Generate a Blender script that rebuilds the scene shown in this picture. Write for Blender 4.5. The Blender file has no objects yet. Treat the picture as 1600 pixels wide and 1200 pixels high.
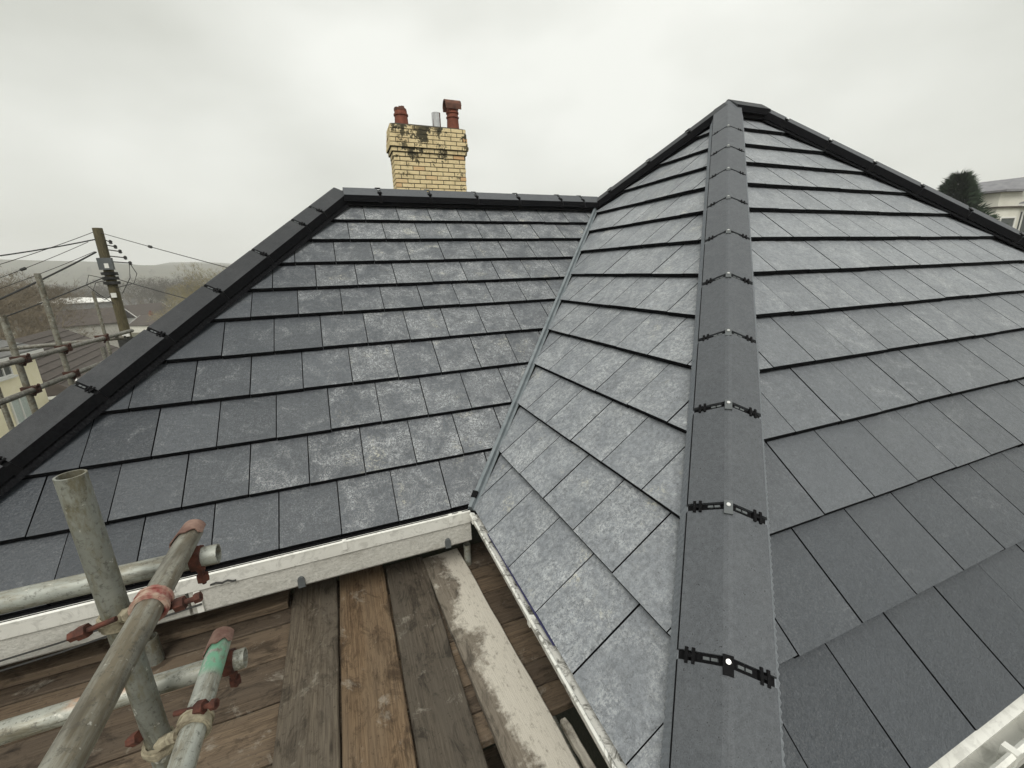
import bpy, math, random
from math import sin, cos, tan, pi, sqrt, radians
from mathutils import Vector, Matrix, noise as mnoise

random.seed(11)
V = Vector
scene = bpy.context.scene
col = scene.collection

# ------------------------------------------------------------------ camera
CAM = V((-.6266, -2.294, 1.4213))
yaw, pit, rol = .3776, -.2654, -.0309
Fw = V((sin(yaw) * cos(pit), cos(yaw) * cos(pit), sin(pit)))
Rt = Fw.cross(V((0, 0, 1))).normalized()
Up = Rt.cross(Fw)
Rt, Up = cos(rol) * Rt + sin(rol) * Up, -sin(rol) * Rt + cos(rol) * Up
cd = bpy.data.cameras.new('camera')
cam = bpy.data.objects.new('camera', cd)
col.objects.link(cam)
cd.sensor_width = 36
cd.lens = 36 * 660.78 / 1600
cd.clip_start = .02
cd.clip_end = 6000
M = Matrix((Rt, Up, -Fw)).transposed().to_4x4()
M.translation = CAM
cam.matrix_world = M
scene.camera = cam

# ------------------------------------------------------------------ sky, sun, exposure
SUN_EL, SUN_AZ = radians(52), radians(-158)          # azimuth from +y towards +x
world = bpy.data.worlds.new('World')
scene.world = world
world.use_nodes = True
wn, wl = world.node_tree.nodes, world.node_tree.links
wn.clear()
wo = wn.new('ShaderNodeOutputWorld')
bg = wn.new('ShaderNodeBackground')
sky = wn.new('ShaderNodeTexSky')
sky.sky_type = 'NISHITA'
sky.sun_disc = False
sky.sun_elevation = SUN_EL
sky.sun_rotation = SUN_AZ
sky.dust_density = 4
skm = wn.new('ShaderNodeVectorMath'); skm.operation = 'SCALE'; skm.inputs['Scale'].default_value = .1
wl.new(sky.outputs[0], skm.inputs[0])
tc = wn.new('ShaderNodeTexCoord')
mp = wn.new('ShaderNodeMapping'); mp.inputs['Scale'].default_value = (1.2, 1.2, 2.6)
mp.inputs['Location'].default_value = (2.1417, 4.8981, 3.3296)
wl.new(tc.outputs['Generated'], mp.inputs[0])
nz = wn.new('ShaderNodeTexNoise'); nz.inputs['Scale'].default_value = 1.1; nz.inputs['Detail'].default_value = 5
nz.inputs['Roughness'].default_value = .45
wl.new(mp.outputs[0], nz.inputs['Vector'])
cr = wn.new('ShaderNodeValToRGB')
cr.color_ramp.elements[0].position = .36; cr.color_ramp.elements[0].color = (.475, .48, .43, 1)
cr.color_ramp.elements[1].position = .62; cr.color_ramp.elements[1].color = (.72, .725, .675, 1)
wl.new(nz.outputs[0], cr.inputs[0])
mx = wn.new('ShaderNodeMix'); mx.data_type = 'RGBA'; mx.inputs[0].default_value = .93   # nearly closed cloud deck
wl.new(skm.outputs[0], mx.inputs[6]); wl.new(cr.outputs[0], mx.inputs[7])
wl.new(mx.outputs[2], bg.inputs[0])
bg.inputs[1].default_value = 1.0
wl.new(bg.outputs[0], wo.inputs[0])

sd = bpy.data.lights.new('sun', 'SUN')
sd.energy = 1.4; sd.angle = radians(30); sd.color = (1, .97, .9)
so = bpy.data.objects.new('sun', sd); col.objects.link(so)
to_sun = V((sin(SUN_AZ) * cos(SUN_EL), cos(SUN_AZ) * cos(SUN_EL), sin(SUN_EL)))
so.rotation_euler = to_sun.to_track_quat('Z', 'Y').to_euler()
so.location = to_sun * 30

scene.render.engine = 'CYCLES'
scene.cycles.use_denoising = True
scene.cycles.max_bounces = 6
scene.cycles.volume_bounces = 3
scene.view_settings.view_transform = 'Standard'
scene.view_settings.look = 'None'
scene.view_settings.exposure = 0.53
scene.view_settings.gamma = 1

# ------------------------------------------------------------------ materials
MATS = {}


class NT:
    def __init__(s, name):
        m = bpy.data.materials.new(name); m.use_nodes = True
        s.m = m; s.n = m.node_tree.nodes; s.l = m.node_tree.links
        s.b = s.n['Principled BSDF']; s.out = s.n['Material Output']
        MATS[name] = m
        s.tc = s.n.new('ShaderNodeTexCoord')
        s.oi = s.n.new('ShaderNodeObjectInfo')
        a = s.n.new('ShaderNodeVectorMath'); a.operation = 'MULTIPLY_ADD'
        s.l.new(s.oi.outputs['Random'], a.inputs[0]); a.inputs[1].default_value = (37, 53, 71)
        s.l.new(s.tc.outputs['Object'], a.inputs[2])
        s.vec = a.outputs[0]

    def scaled(s, sc, vec=None):
        m = s.n.new('ShaderNodeVectorMath'); m.operation = 'MULTIPLY'
        s.l.new(vec or s.vec, m.inputs[0]); m.inputs[1].default_value = sc
        return m.outputs[0]

    def noise(s, scale, detail=4, rough=.55, stretch=None, dist=0, vec=None):
        t = s.n.new('ShaderNodeTexNoise')
        t.inputs['Scale'].default_value = scale; t.inputs['Detail'].default_value = detail
        t.inputs['Roughness'].default_value = rough; t.inputs['Distortion'].default_value = dist
        s.l.new(s.scaled(stretch, vec) if stretch else (vec or s.vec), t.inputs['Vector'])
        return t.outputs[0]

    def voro(s, scale, stretch=None):
        t = s.n.new('ShaderNodeTexVoronoi'); t.inputs['Scale'].default_value = scale
        s.l.new(s.scaled(stretch) if stretch else s.vec, t.inputs['Vector'])
        return t.outputs['Distance']

    def ramp(s, v, lo, hi, c0=0., c1=1.):
        r = s.n.new('ShaderNodeMapRange'); r.clamp = True
        s.l.new(v, r.inputs[0])
        r.inputs[1].default_value = lo; r.inputs[2].default_value = hi
        r.inputs[3].default_value = c0; r.inputs[4].default_value = c1
        return r.outputs[0]

    def math(s, op, a, b=None):
        m = s.n.new('ShaderNodeMath'); m.operation = op
        for i, x in enumerate((a, b)):
            if x is None: continue
            if isinstance(x, (int, float)): m.inputs[i].default_value = x
            else: s.l.new(x, m.inputs[i])
        return m.outputs[0]

    def mix(s, f, a, b, mode='MIX'):
        m = s.n.new('ShaderNodeMix'); m.data_type = 'RGBA'; m.blend_type = mode
        for i, x in ((0, f), (6, a), (7, b)):
            if isinstance(x, (int, float)): m.inputs[i].default_value = x
            elif isinstance(x, (tuple, list)): m.inputs[i].default_value = (*x, 1) if len(x) == 3 else x
            else: s.l.new(x, m.inputs[i])
        return m.outputs[2]

    def done(s, colr, rough=.7, bump=None, bs=.3, bd=.004, spec=.5, metal=0):
        def put(k, v):
            if isinstance(v, (int, float)): s.b.inputs[k].default_value = v
            elif isinstance(v, (tuple, list)): s.b.inputs[k].default_value = (*v, 1)
            else: s.l.new(v, s.b.inputs[k])
        put('Base Color', colr); put('Roughness', rough); put('Specular IOR Level', spec); put('Metallic', metal)
        if bump is not None:
            b = s.n.new('ShaderNodeBump'); b.inputs['Strength'].default_value = bs; b.inputs['Distance'].default_value = bd
            s.l.new(bump, b.inputs['Height']); s.l.new(b.outputs[0], s.b.inputs['Normal'])
        return s.m


def mat_tile():
    t = NT('roof_tile')
    sep = t.n.new('ShaderNodeSeparateColor'); t.l.new(t.oi.outputs['Color'], sep.inputs[0])
    bloom, film, streak = sep.outputs[0], sep.outputs[1], sep.outputs[2]
    grain = t.noise(210, 3, .75)
    base = t.mix(t.ramp(grain, .3, .7), (.0195, .0237, .0302), (.051, .059, .070))
    tone = t.ramp(t.oi.outputs['Random'], 0, 1, .9, 1.1)
    hsv = t.n.new('ShaderNodeHueSaturation'); t.l.new(base, hsv.inputs['Color']); t.l.new(tone, hsv.inputs['Value'])
    base = hsv.outputs[0]
    # thin lime film, on slope C with grazing sheen painted in, then specks of bloom gathered into loose patches, sometimes dragged down the slope
    cloud = t.noise(3.2, 4, .6, dist=.4)
    fm = t.math('MULTIPLY', film, t.ramp(cloud, .25, .75, .72, 1.0))
    fm = t.math('MULTIPLY', fm, t.ramp(grain, .3, .7, .7, 1.15))
    c = t.mix(fm, base, (.307, .328, .355))
    patch = t.noise(6.0, 5, .65, dist=.8)
    pv = t.math('ADD', patch, t.math('MULTIPLY', t.math('SUBTRACT', bloom, .5), .55))
    pm = t.ramp(pv, .42, .74)
    speck = t.ramp(t.noise(130, 3, .8), .50, .58)
    speck2 = t.ramp(t.noise(60, 4, .78), .52, .58)
    drag = t.ramp(t.noise(34, 4, .65, stretch=(1.6, .10, 1)), .50, .66)
    sp = t.math('MAXIMUM', t.math('MULTIPLY', speck, .85), t.math('MULTIPLY', speck2, .9))
    sp = t.math('MAXIMUM', sp, t.math('MULTIPLY', drag, streak))
    bm = t.math('MULTIPLY', t.math('MULTIPLY', pm, sp), t.ramp(bloom, 0, .7, .22, .85))
    c = t.mix(bm, c, (.60, .62, .63))
    fleck = t.math('MULTIPLY', t.ramp(t.noise(120, 3, .75), .52, .60), t.math('MULTIPLY', t.ramp(t.noise(7, 4, .6), .3, .65, .25, 1), t.ramp(bloom, .08, .32, .3, 1)))
    c = t.mix(t.math('MULTIPLY', fleck, .17), c, (.44, .455, .47))
    pits = t.ramp(t.noise(85, 3, .8), .60, .68, 0, .75)
    c = t.mix(t.math('MULTIPLY', pits, t.ramp(bloom, .1, .6)), c, (.045, .048, .052))
    hot = t.math('MULTIPLY', t.ramp(t.noise(5, 3, .6), .60, .70), t.ramp(t.noise(70, 4, .7), .5, .6))
    c = t.mix(t.math('MULTIPLY', hot, t.ramp(bloom, .4, .75)), c, (.66, .64, .53))
    gr = t.noise(42, 2, .6)
    gh = t.n.new('ShaderNodeHueSaturation'); t.l.new(c, gh.inputs['Color']); t.l.new(t.math('ADD', 1., t.math('MULTIPLY', t.ramp(gr, .32, .68, -.22, .24), t.ramp(bloom, .1, .6, .3, 1.))), gh.inputs['Value'])
    c = gh.outputs[0]
    scuff = t.ramp(t.noise(11, 6, .65, stretch=(1, .35, 1), dist=1.5), .735, .76)
    c = t.mix(t.math('MULTIPLY', scuff, .35), c, (.42, .42, .40))
    h = t.math('ADD', t.math('MULTIPLY', grain, .6), t.math('MULTIPLY', t.noise(62, 3, .65), 1.1))
    t.done(c, t.ramp(t.noise(26, 4), .3, .7, .30, .44), h, .75, .005, .5)


def mat_simple(name, c0, c1, scale=20, rough=.6, bs=.25, bd=.003, stretch=None, spec=.5, metal=0, detail=4):
    t = NT(name)
    v = t.noise(scale, detail, .6, stretch=stretch)
    f = t.ramp(v, .32, .68)
    t.done(t.mix(f, c0, c1), rough, v, bs, bd, spec, metal)


def mat_hip():
    t = NT('hip_tile')
    g = t.noise(260, 3, .7)
    c = t.mix(t.ramp(g, .3, .7), (.022, .024, .027), (.050, .053, .058))
    c = t.mix(t.ramp(t.noise(7, 4, .6, stretch=(1, 1, .4)), .45, .75, 0, .4), c, (.07, .073, .077))
    sepc = t.n.new('ShaderNodeSeparateColor'); t.l.new(t.oi.outputs['Color'], sepc.inputs[0])
    c = t.mix(t.math('MULTIPLY', sepc.outputs[0], t.ramp(g, .3, .7, .7, 1.1)), c, (.27, .292, .322))
    sc = t.ramp(t.noise(16, 6, .65, dist=2), .715, .74)
    c = t.mix(t.math('MULTIPLY', sc, .3), c, (.33, .33, .31))
    gh = t.n.new('ShaderNodeHueSaturation'); t.l.new(c, gh.inputs['Color']); t.l.new(t.ramp(t.noise(60, 3, .7), .32, .68, .86, 1.14), gh.inputs['Value'])
    c = t.mix(t.ramp(t.noise(120, 2, .7), .66, .70, 0, .8), gh.outputs[0], (.02, .02, .021))
    t.done(c, t.ramp(t.noise(18), .3, .7, .55, .7), g, .45, .004, .32)


def mat_wood(name, dark, light, grey, pale=0., green=0.):
    t = NT(name)
    warp = t.noise(2.2, 3, .5, stretch=(.6, 3, 3))
    grain = t.noise(9, 6, .72, stretch=(.55, 13, 13), dist=.35)
    fine = t.noise(30, 4, .7, stretch=(.5, 14, 14))
    f = t.ramp(t.math('ADD', t.math('MULTIPLY', grain, .7), t.math('MULTIPLY', fine, .3)), .38, .62)
    c = t.mix(f, dark, light)
    c = t.mix(t.ramp(warp, .4, .68, 0, .75), c, grey)
    blot = t.ramp(t.noise(9, 7, .72, stretch=(.6, 1.2, 1.2), dist=.8), .50, .62)
    c = t.mix(t.math('MULTIPLY', blot, .7), c, tuple(x * .42 for x in dark))
    knots = t.ramp(t.voro(3.1, (.55, 2.6, 1)), .02, .085, 1, 0)
    c = t.mix(t.math('MULTIPLY', knots, .75), c, tuple(x * .35 for x in dark))
    dirt = t.ramp(t.noise(48, 4, .75), .60, .68)
    c = t.mix(t.math('MULTIPLY', dirt, .55), c, tuple(x * .3 for x in dark))
    dust = t.ramp(t.noise(6, 7, .75, dist=.5), .58, .68)
    c = t.mix(t.math('MULTIPLY', dust, .45), c, (.42, .39, .33))
    if pale:
        sx = t.n.new('ShaderNodeSeparateXYZ'); t.l.new(t.tc.outputs['Object'], sx.inputs[0])
        side = t.math('ADD', t.math('MULTIPLY', sx.outputs[1], -4.2), t.math('MULTIPLY', t.math('SUBTRACT', t.noise(5, 6, .7), .5), 2.6))
        pm = t.ramp(side, -.30, .0)
        pm = t.math('MULTIPLY', pm, t.ramp(t.noise(30, 6, .8, stretch=(.6, 1.2, 1.2)), .30, .46, .15, 1))
        c = t.mix(t.math('MULTIPLY', pm, pale), c, (.58, .545, .475))
    if green:
        c = t.mix(t.ramp(t.noise(4), .55, .7, 0, green), c, (.10, .11, .06))
    h = t.math('ADD', t.math('MULTIPLY', grain, 1.), t.math('MULTIPLY', fine, .6))
    t.done(c, .78, h, .55, .006, .3)


def mat_tube(name, base, dirt, paint=None, reach=None, st=(1, 1, 1)):
    t = NT(name)
    v = t.noise(7, 5, .65)
    c = t.mix(t.ramp(v, .34, .66), base, tuple(x * .62 for x in base))
    c = t.mix(t.ramp(t.noise(30, 6, .75, stretch=st), .46, .60, 0, .85), c, dirt)
    c = t.mix(t.ramp(t.noise(12, 5, .7, stretch=st, dist=.6), .54, .64, 0, .75), c, tuple(x * .45 for x in dirt))
    c = t.mix(t.ramp(t.noise(75, 4, .8), .54, .64, 0, .6), c, (.06, .055, .045))
    c = t.mix(t.ramp(t.noise(38, 3, .6), .66, .72, 0, .7), c, (.62, .61, .55))
    if paint:
        pm = t.math('MULTIPLY', t.ramp(t.noise(9, 4, .6), .40, .52), t.ramp(t.noise(50, 4), .35, .5))
        if reach:
            sx = t.n.new('ShaderNodeSeparateXYZ'); t.l.new(t.tc.outputs['Object'], sx.inputs[0])
            pm = t.math('MULTIPLY', pm, t.ramp(t.math('ABSOLUTE', t.math('ADD', sx.outputs[reach[0]], reach[1])), reach[2] * .6, reach[2], 1, 0))
            if reach[0] == 0: pm = t.math('MULTIPLY', pm, t.ramp(sx.outputs[2], .017, .023))
        c = t.mix(pm, c, paint)
    t.done(c, t.ramp(v, .3, .7, .42, .62), t.noise(45, 4), .3, .002, .5, .25)


def mat_concrete(name, c0, c1, stain, bd=.006):
    t = NT(name)
    v = t.noise(60, 5, .7)
    c = t.mix(t.ramp(v, .3, .7), c0, c1)
    c = t.mix(t.ramp(t.noise(4, 5, .65, stretch=(1, 1, 1.6)), .5, .72, 0, .75), c, stain)
    c = t.mix(t.ramp(t.noise(140, 2), .62, .72, 0, .5), c, tuple(x * .4 for x in c0))
    c = t.mix(t.ramp(t.noise(34, 5, .75, dist=.5), .55, .68, 0, .35), c, tuple(x * .5 for x in c0))
    t.done(c, .9, t.math('ADD', v, t.math('MULTIPLY', t.noise(28, 4, .7), 1.6)), .7, bd, .25)


def mat_pvc(name, dirt):
    t = NT(name)
    c = t.mix(t.ramp(t.noise(4, 5, .6, stretch=(1, 1, 1)), .40, .72, 0, .5), (.76, .76, .72), (.55, .545, .49))
    c = t.mix(t.math('MULTIPLY', t.ramp(t.noise(17, 6, .72, dist=1), .50, .62), dirt), c, (.07, .065, .05))
    t.done(c, .42, t.noise(30), .12, .002)


def mat_brick():
    t = NT('brick')
    v = t.noise(30, 4, .65)
    c = t.mix(t.ramp(v, .3, .7), (.66, .52, .28), (.80, .68, .43))
    c = t.mix(t.ramp(t.oi.outputs['Random'], .0, 1., 0, .6), c, (.74, .61, .36))
    c = t.mix(t.ramp(t.oi.outputs['Random'], .94, .96, 0, .6), c, (.55, .25, .10))
    geo = t.n.new('ShaderNodeNewGeometry')
    big = t.noise(3.6, 5, .62, vec=geo.outputs['Position'])
    fine = t.noise(24, 4, .7, vec=geo.outputs['Position'])
    sz = t.n.new('ShaderNodeSeparateXYZ'); t.l.new(geo.outputs['Position'], sz.inputs[0])
    so_ = t.ramp(t.math('ADD', t.math('ADD', t.math('MULTIPLY', big, .7), t.math('MULTIPLY', fine, .3)), t.ramp(sz.outputs[2], 3.2, 3.85, -.045, .05)), .555, .58)
    c = t.mix(t.math('MULTIPLY', so_, .93), c, (.018, .02, .014))
    c = t.mix(t.ramp(t.noise(6, 4, vec=geo.outputs['Position']), .52, .68, 0, .45), c, (.42, .33, .18))
    t.done(c, .85, v, .4, .004, .25)


def mat_flat(name, c, rough=.7, metal=0, spec=.5):
    t = NT(name)
    g = t.noise(14, 4)
    t.done(t.mix(t.ramp(g, .3, .7, 0, 1), tuple(x * .86 for x in c), tuple(min(1, x * 1.1) for x in c)), rough, g, .1, .003, spec, metal)


mat_tile(); mat_hip(); mat_brick()
mat_simple('hip_flange', (.005, .005, .006), (.010, .0105, .012), 60, .9, spec=.08)  # near-black paints shade on flange and tile edges; also the hip roll
mat_flat('underlay', (.03, .03, .033), .8)
mat_flat('black_plastic', (.008, .008, .009), .85, 0, .1)
mat_flat('grey_plastic', (.10, .11, .115), .5)
mat_flat('steel', (.75, .75, .74), .3, .9)
mat_flat('flue_steel', (.55, .55, .55), .22, 1.)
mat_simple('valley_trim', (.13, .155, .168), (.21, .235, .25), 12, .45, .1)
mat_concrete('concrete', (.44, .435, .40), (.58, .57, .53), (.29, .275, .24))
mat_concrete('dark_render', (.055, .06, .05), (.10, .105, .085), (.04, .042, .034))
mat_concrete('render_wall', (.38, .37, .34), (.48, .47, .43), (.22, .20, .17))
mat_pvc('pvc_white', .25); mat_pvc('pvc_dirty', .9)
mat_flat('membrane_blue', (.05, .05, .13), .5)
WOODS = []
for i, (d, l, g_, p_) in enumerate([
        ((.055, .042, .030), (.185, .154, .115), (.122, .104, .082), 0),
        ((.080, .050, .029), (.245, .170, .102), (.165, .125, .085), 0),
        ((.042, .034, .026), (.138, .115, .088), (.092, .079, .063), 0),
        ((.125, .105, .082), (.27, .235, .19), (.21, .185, .15), 1.),
        ((.050, .036, .025), (.145, .108, .075), (.100, .078, .058), 0),
        ((.078, .055, .037), (.205, .152, .102), (.150, .115, .083), 0)]):
    mat_wood('board_wood_%d' % i, d, l, g_, p_); WOODS.append('board_wood_%d' % i)
mat_tube('galvanised', (.42, .44, .40), (.21, .19, .14), st=(.2, 1, 1))
mat_tube('galvanised_weathered', (.30, .295, .25), (.14, .115, .075), st=(1, .1, 1))
mat_tube('galvanised_green', (.50, .52, .47), (.22, .20, .15), (.18, .40, .27), (1, .075, .06), st=(1, .15, 1))
mat_tube('galvanised_orange', (.44, .45, .40), (.22, .20, .14), (.50, .31, .21), (0, .29, .09), st=(.2, 1, 1))
mat_tube('galvanised_far', (.26, .255, .225), (.11, .095, .07))
mat_tube('galvanised_blue', (.27, .28, .25), (.135, .12, .075), st=(1, 1, .35))
mat_simple('rust', (.035, .014, .010), (.125, .040, .024), 40, .85, .5)
mat_simple('rust_dark', (.028, .014, .010), (.085, .034, .022), 30, .85, .4)
mat_simple('rust_pink', (.12, .055, .042), (.29, .19, .15), 22, .8, .4)
mat_simple('red_paint', (.22, .045, .040), (.42, .32, .25), 45, .75, .6)
mat_simple('mortar_crust', (.11, .085, .055), (.44, .40, .29), 28, .9, .8, .008)
mat_flat('cable_black', (.018, .018, .017), .6)
mat_simple('mortar_dark', (.02, .018, .013), (.065, .055, .036), 30, .95)
mat_simple('terracotta', (.13, .036, .02), (.23, .07, .038), 10, .8)
mat_simple('terracotta_dark', (.07, .035, .025), (.17, .07, .045), 10, .85)
mat_simple('pole_wood', (.05, .042, .022), (.125, .105, .055), 16, .85, .5, .01, (6, 6, .5))
mat_simple('cream_render', (.83, .77, .55), (.88, .82, .62), 3, .85, .15)
mat_simple('pale_render', (.62, .61, .54), (.72, .71, .64), 2, .85, .15)
mat_simple('white_render', (.70, .70, .67), (.78, .78, .75), 2, .8, .1)
mat_simple('brown_roof', (.058, .047, .04), (.085, .07, .06), 3, .85, .3)
mat_simple('grey_roof', (.13, .13, .125), (.19, .19, .185), 5, .8, .3)
mat_simple('slate_roof', (.17, .17, .185), (.24, .24, .255), 3, .7, .2)
mat_flat('window_glass', (.10, .11, .11), .12)
mat_flat('curtain', (.46, .52, .50), .5)
mat_simple('bark', (.05, .042, .033), (.10, .085, .068), 6, .9)
mat_simple('twigs_brown', (.13, .105, .07), (.21, .17, .115), 2, .9)
mat_simple('twigs_olive', (.19, .165, .09), (.30, .265, .16), 2, .9)
mat_simple('twigs_grey', (.085, .078, .066), (.14, .13, .11), 2, .9)
mat_simple('conifer_leaf', (.008, .020, .009), (.024, .050, .020), 3, .85)
mat_simple('evergreen', (.025, .035, .018), (.055, .07, .035), 2, .9)
mat_simple('grass_ground', (.055, .06, .03), (.105, .092, .055), .05, .95, .3, .05)
mat_simple('brick_red_far', (.16, .075, .05), (.22, .11, .075), 2, .9)

# ------------------------------------------------------------------ helpers
WORLD_O = {}


def wo_of(o): return WORLD_O.get(o.name, V((0, 0, 0))) if o else V((0, 0, 0))


def tag(o, label=None, cat=None, group=None, kind=None):
    if label: o['label'] = label
    if cat: o['category'] = cat
    if group: o['group'] = group
    if kind: o['kind'] = kind
    return o


def empty(name, loc, label=None, cat=None, group=None):
    o = bpy.data.objects.new(name, None); o.empty_display_size = .1
    col.objects.link(o); o.location = loc; WORLD_O[o.name] = V(loc)
    return tag(o, label, cat, group)


class MB:
    def __init__(s): s.v = []; s.f = []

    def add(s, vs, fs):
        n = len(s.v); s.v += [V(x) for x in vs]; s.f += [tuple(i + n for i in f) for f in fs]

    def box(s, lo, hi, R=None, o=None):
        (x0, y0, z0), (x1, y1, z1) = lo, hi
        vs = [V((x, y, z)) for z in (z0, z1) for x, y in ((x0, y0), (x1, y0), (x1, y1), (x0, y1))]
        if R is not None: vs = [R @ p for p in vs]
        if o is not None: vs = [p + V(o) for p in vs]
        s.add(vs, [(3, 2, 1, 0), (4, 5, 6, 7), (0, 1, 5, 4), (1, 2, 6, 5), (2, 3, 7, 6), (3, 0, 4, 7)])

    def prism(s, poly, d0, d1, ends=True):
        """poly: list of points (3d); extruded from +d0 to +d1 vectors"""
        n = len(poly); d0, d1 = V(d0), V(d1)
        vs = [V(p) + d0 for p in poly] + [V(p) + d1 for p in poly]
        fs = [(i, (i + 1) % n, (i + 1) % n + n, i + n) for i in range(n)]
        if ends: fs += [tuple(reversed(range(n))), tuple(range(n, 2 * n))]
        s.add(vs, fs)

    def tube(s, p0, p1, r0, r1=None, n=12, caps=True, hollow=0):
        p0, p1 = V(p0), V(p1); r1 = r0 if r1 is None else r1
        d = (p1 - p0).normalized(); a = d.orthogonal().normalized(); b = d.cross(a)
        ring = lambda p, r: [p + (a * cos(2 * pi * i / n) + b * sin(2 * pi * i / n)) * r for i in range(n)]
        vs = ring(p0, r0) + ring(p1, r1)
        fs = [(i, (i + 1) % n, (i + 1) % n + n, i + n) for i in range(n)]
        if hollow:
            vs += ring(p0, r0 - hollow) + ring(p1, r1 - hollow)
            fs += [(2 * n + (i + 1) % n, 2 * n + i, 3 * n + i, 3 * n + (i + 1) % n) for i in range(n)]
            fs += [((i + 1) % n, i, 2 * n + i, 2 * n + (i + 1) % n) for i in range(n)]
            fs += [(n + i, n + (i + 1) % n, 3 * n + (i + 1) % n, 3 * n + i) for i in range(n)]
        elif caps: fs += [tuple(reversed(range(n))), tuple(range(n, 2 * n))]
        s.add(vs, fs)

    def path(s, pts, r, n=6):
        pts = [V(p) for p in pts]; base = len(s.v); vs = []; fs = []
        for k, p in enumerate(pts):
            d = (pts[min(k + 1, len(pts) - 1)] - pts[max(k - 1, 0)]).normalized()
            a = d.cross(V((.03, .02, 1))).normalized() if abs(d.z) < .98 else d.cross(V((1, .1, 0))).normalized()
            b = d.cross(a); rr = r[k] if isinstance(r, (list, tuple)) else r
            vs += [p + (a * cos(2 * pi * i / n) + b * sin(2 * pi * i / n)) * rr for i in range(n)]
        for k in range(len(pts) - 1):
            fs += [(k * n + i, k * n + (i + 1) % n, (k + 1) * n + (i + 1) % n, (k + 1) * n + i) for i in range(n)]
        m = len(pts) - 1
        fs += [tuple(reversed(range(n))), tuple(range(m * n, m * n + n))]
        s.add(vs, fs)

    def lathe(s, c, prof, n=20):
        c = V(c); vs = []; fs = []
        for r, z in prof: vs += [c + V((r * cos(2 * pi * i / n), r * sin(2 * pi * i / n), z)) for i in range(n)]
        for k in range(len(prof) - 1):
            fs += [(k * n + i, k * n + (i + 1) % n, (k + 1) * n + (i + 1) % n, (k + 1) * n + i) for i in range(n)]
        fs += [tuple(reversed(range(n))), tuple(range((len(prof) - 1) * n, len(prof) * n))]
        s.add(vs, fs)

    def mesh(s, name, mat, origin, smooth=False):
        me = bpy.data.meshes.new(name)
        me.from_pydata([tuple(p - origin) for p in s.v], [], s.f); me.update()
        me.materials.append(MATS[mat])
        if smooth:
            me.polygons.foreach_set('use_smooth', [True] * len(me.polygons))
            try: me.set_sharp_from_angle(angle=radians(38))
            except Exception: pass
        return me

    def build(s, name, mat, parent=None, origin=None, smooth=False, kind=None, label=None, cat=None, group=None):
        if origin is None:
            n = len(s.v); c = sum(s.v, V((0, 0, 0))) / max(1, n)
            origin = V((c.x, c.y, min(p.z for p in s.v)))
        origin = V(origin)
        o = bpy.data.objects.new(name, s.mesh(name, mat, origin, smooth))
        col.objects.link(o); place(o, parent, origin)
        return tag(o, label, cat, group, kind)


def place(o, parent, origin):
    o.parent = parent; o.location = V(origin) - wo_of(parent); WORLD_O[o.name] = V(origin)


def proj(p):
    d = V(p) - CAM; z = d.dot(Fw)
    if z < .02: return None
    return 800 + 660.78 * d.dot(Rt) / z, 600 - 660.78 * d.dot(Up) / z


def clip_poly(poly, a, b, c):
    """keep a*u + b*s + c >= 0"""
    out = []
    for i in range(len(poly)):
        p, q = poly[i], poly[(i + 1) % len(poly)]
        fp, fq = a * p[0] + b * p[1] + c, a * q[0] + b * q[1] + c
        if fp >= 0: out.append(p)
        if (fp >= 0) != (fq >= 0):
            t = fp / (fp - fq); out.append((p[0] + (q[0] - p[0]) * t, p[1] + (q[1] - p[1]) * t))
    return out


def area(poly):
    return abs(sum(poly[i][0] * poly[(i + 1) % len(poly)][1] - poly[(i + 1) % len(poly)][0] * poly[i][1] for i in range(len(poly)))) / 2


# ------------------------------------------------------------------ ground
def ground_z(x, y):
    dx, dy = x - CAM.x, y - CAM.y
    r = sqrt(dx * dx + dy * dy)
    left = max(0., min(1., (8 - x) / 30))
    z = -5.8 - 3.4 * left * min(1, r / 45) - 4.0 * left * max(0, min(1, (r - 50) / 200))
    if x > 12: z += min(6, (x - 12) * .12)
    h = max(0, min(1, (r - 520) / 620)); h = h * h * (3 - 2 * h)
    z += h * (36 + 34 * mnoise.noise(V((x / 330, y / 330, 3.3))) + 12 * mnoise.noise(V((x / 120, y / 120, 1.3))))
    if r > 60: z += min(1, (r - 60) / 120) * 1.6 * mnoise.noise(V((x / 60, y / 60, 7.7)))
    return z


mb = MB(); NA = 160
rings = [0, 4, 9, 15, 22, 30, 40, 55, 75, 100, 135, 180, 240, 320, 420, 520, 620, 720, 820, 920, 1020, 1120, 1240, 1400, 1500]
vs = []; fs = []
for r in rings:
    for i in range(NA):
        x, y = CAM.x + r * cos(2 * pi * i / NA), CAM.y + r * sin(2 * pi * i / NA)
        vs.append((x, y, ground_z(x, y)))
for k in range(len(rings) - 1):
    fs += [(k * NA + i, k * NA + (i + 1) % NA, (k + 1) * NA + (i + 1) % NA, (k + 1) * NA + i) for i in range(NA)]
mb.add(vs, fs)
mb.build('ground', 'grass_ground', origin=(0, 0, -5.8), smooth=True, kind='structure')

# ------------------------------------------------------------------ the house and its roof
P = .7163; cP, sP, tP = cos(P), sin(P), tan(P)
wA, La, L, w, g = 2.4553, 2.98, 1.9007, .3154, .345
AX = 3.3926; AY = AX - L; RIDGE = .483; HP = .10
GZ = -6.2
house = empty('house', (0, 0, GZ), 'house with new dark grey hipped tile roof, valley and white gutters', 'house')
xE = AX + RIDGE + AY + L                       # far right eave

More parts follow.
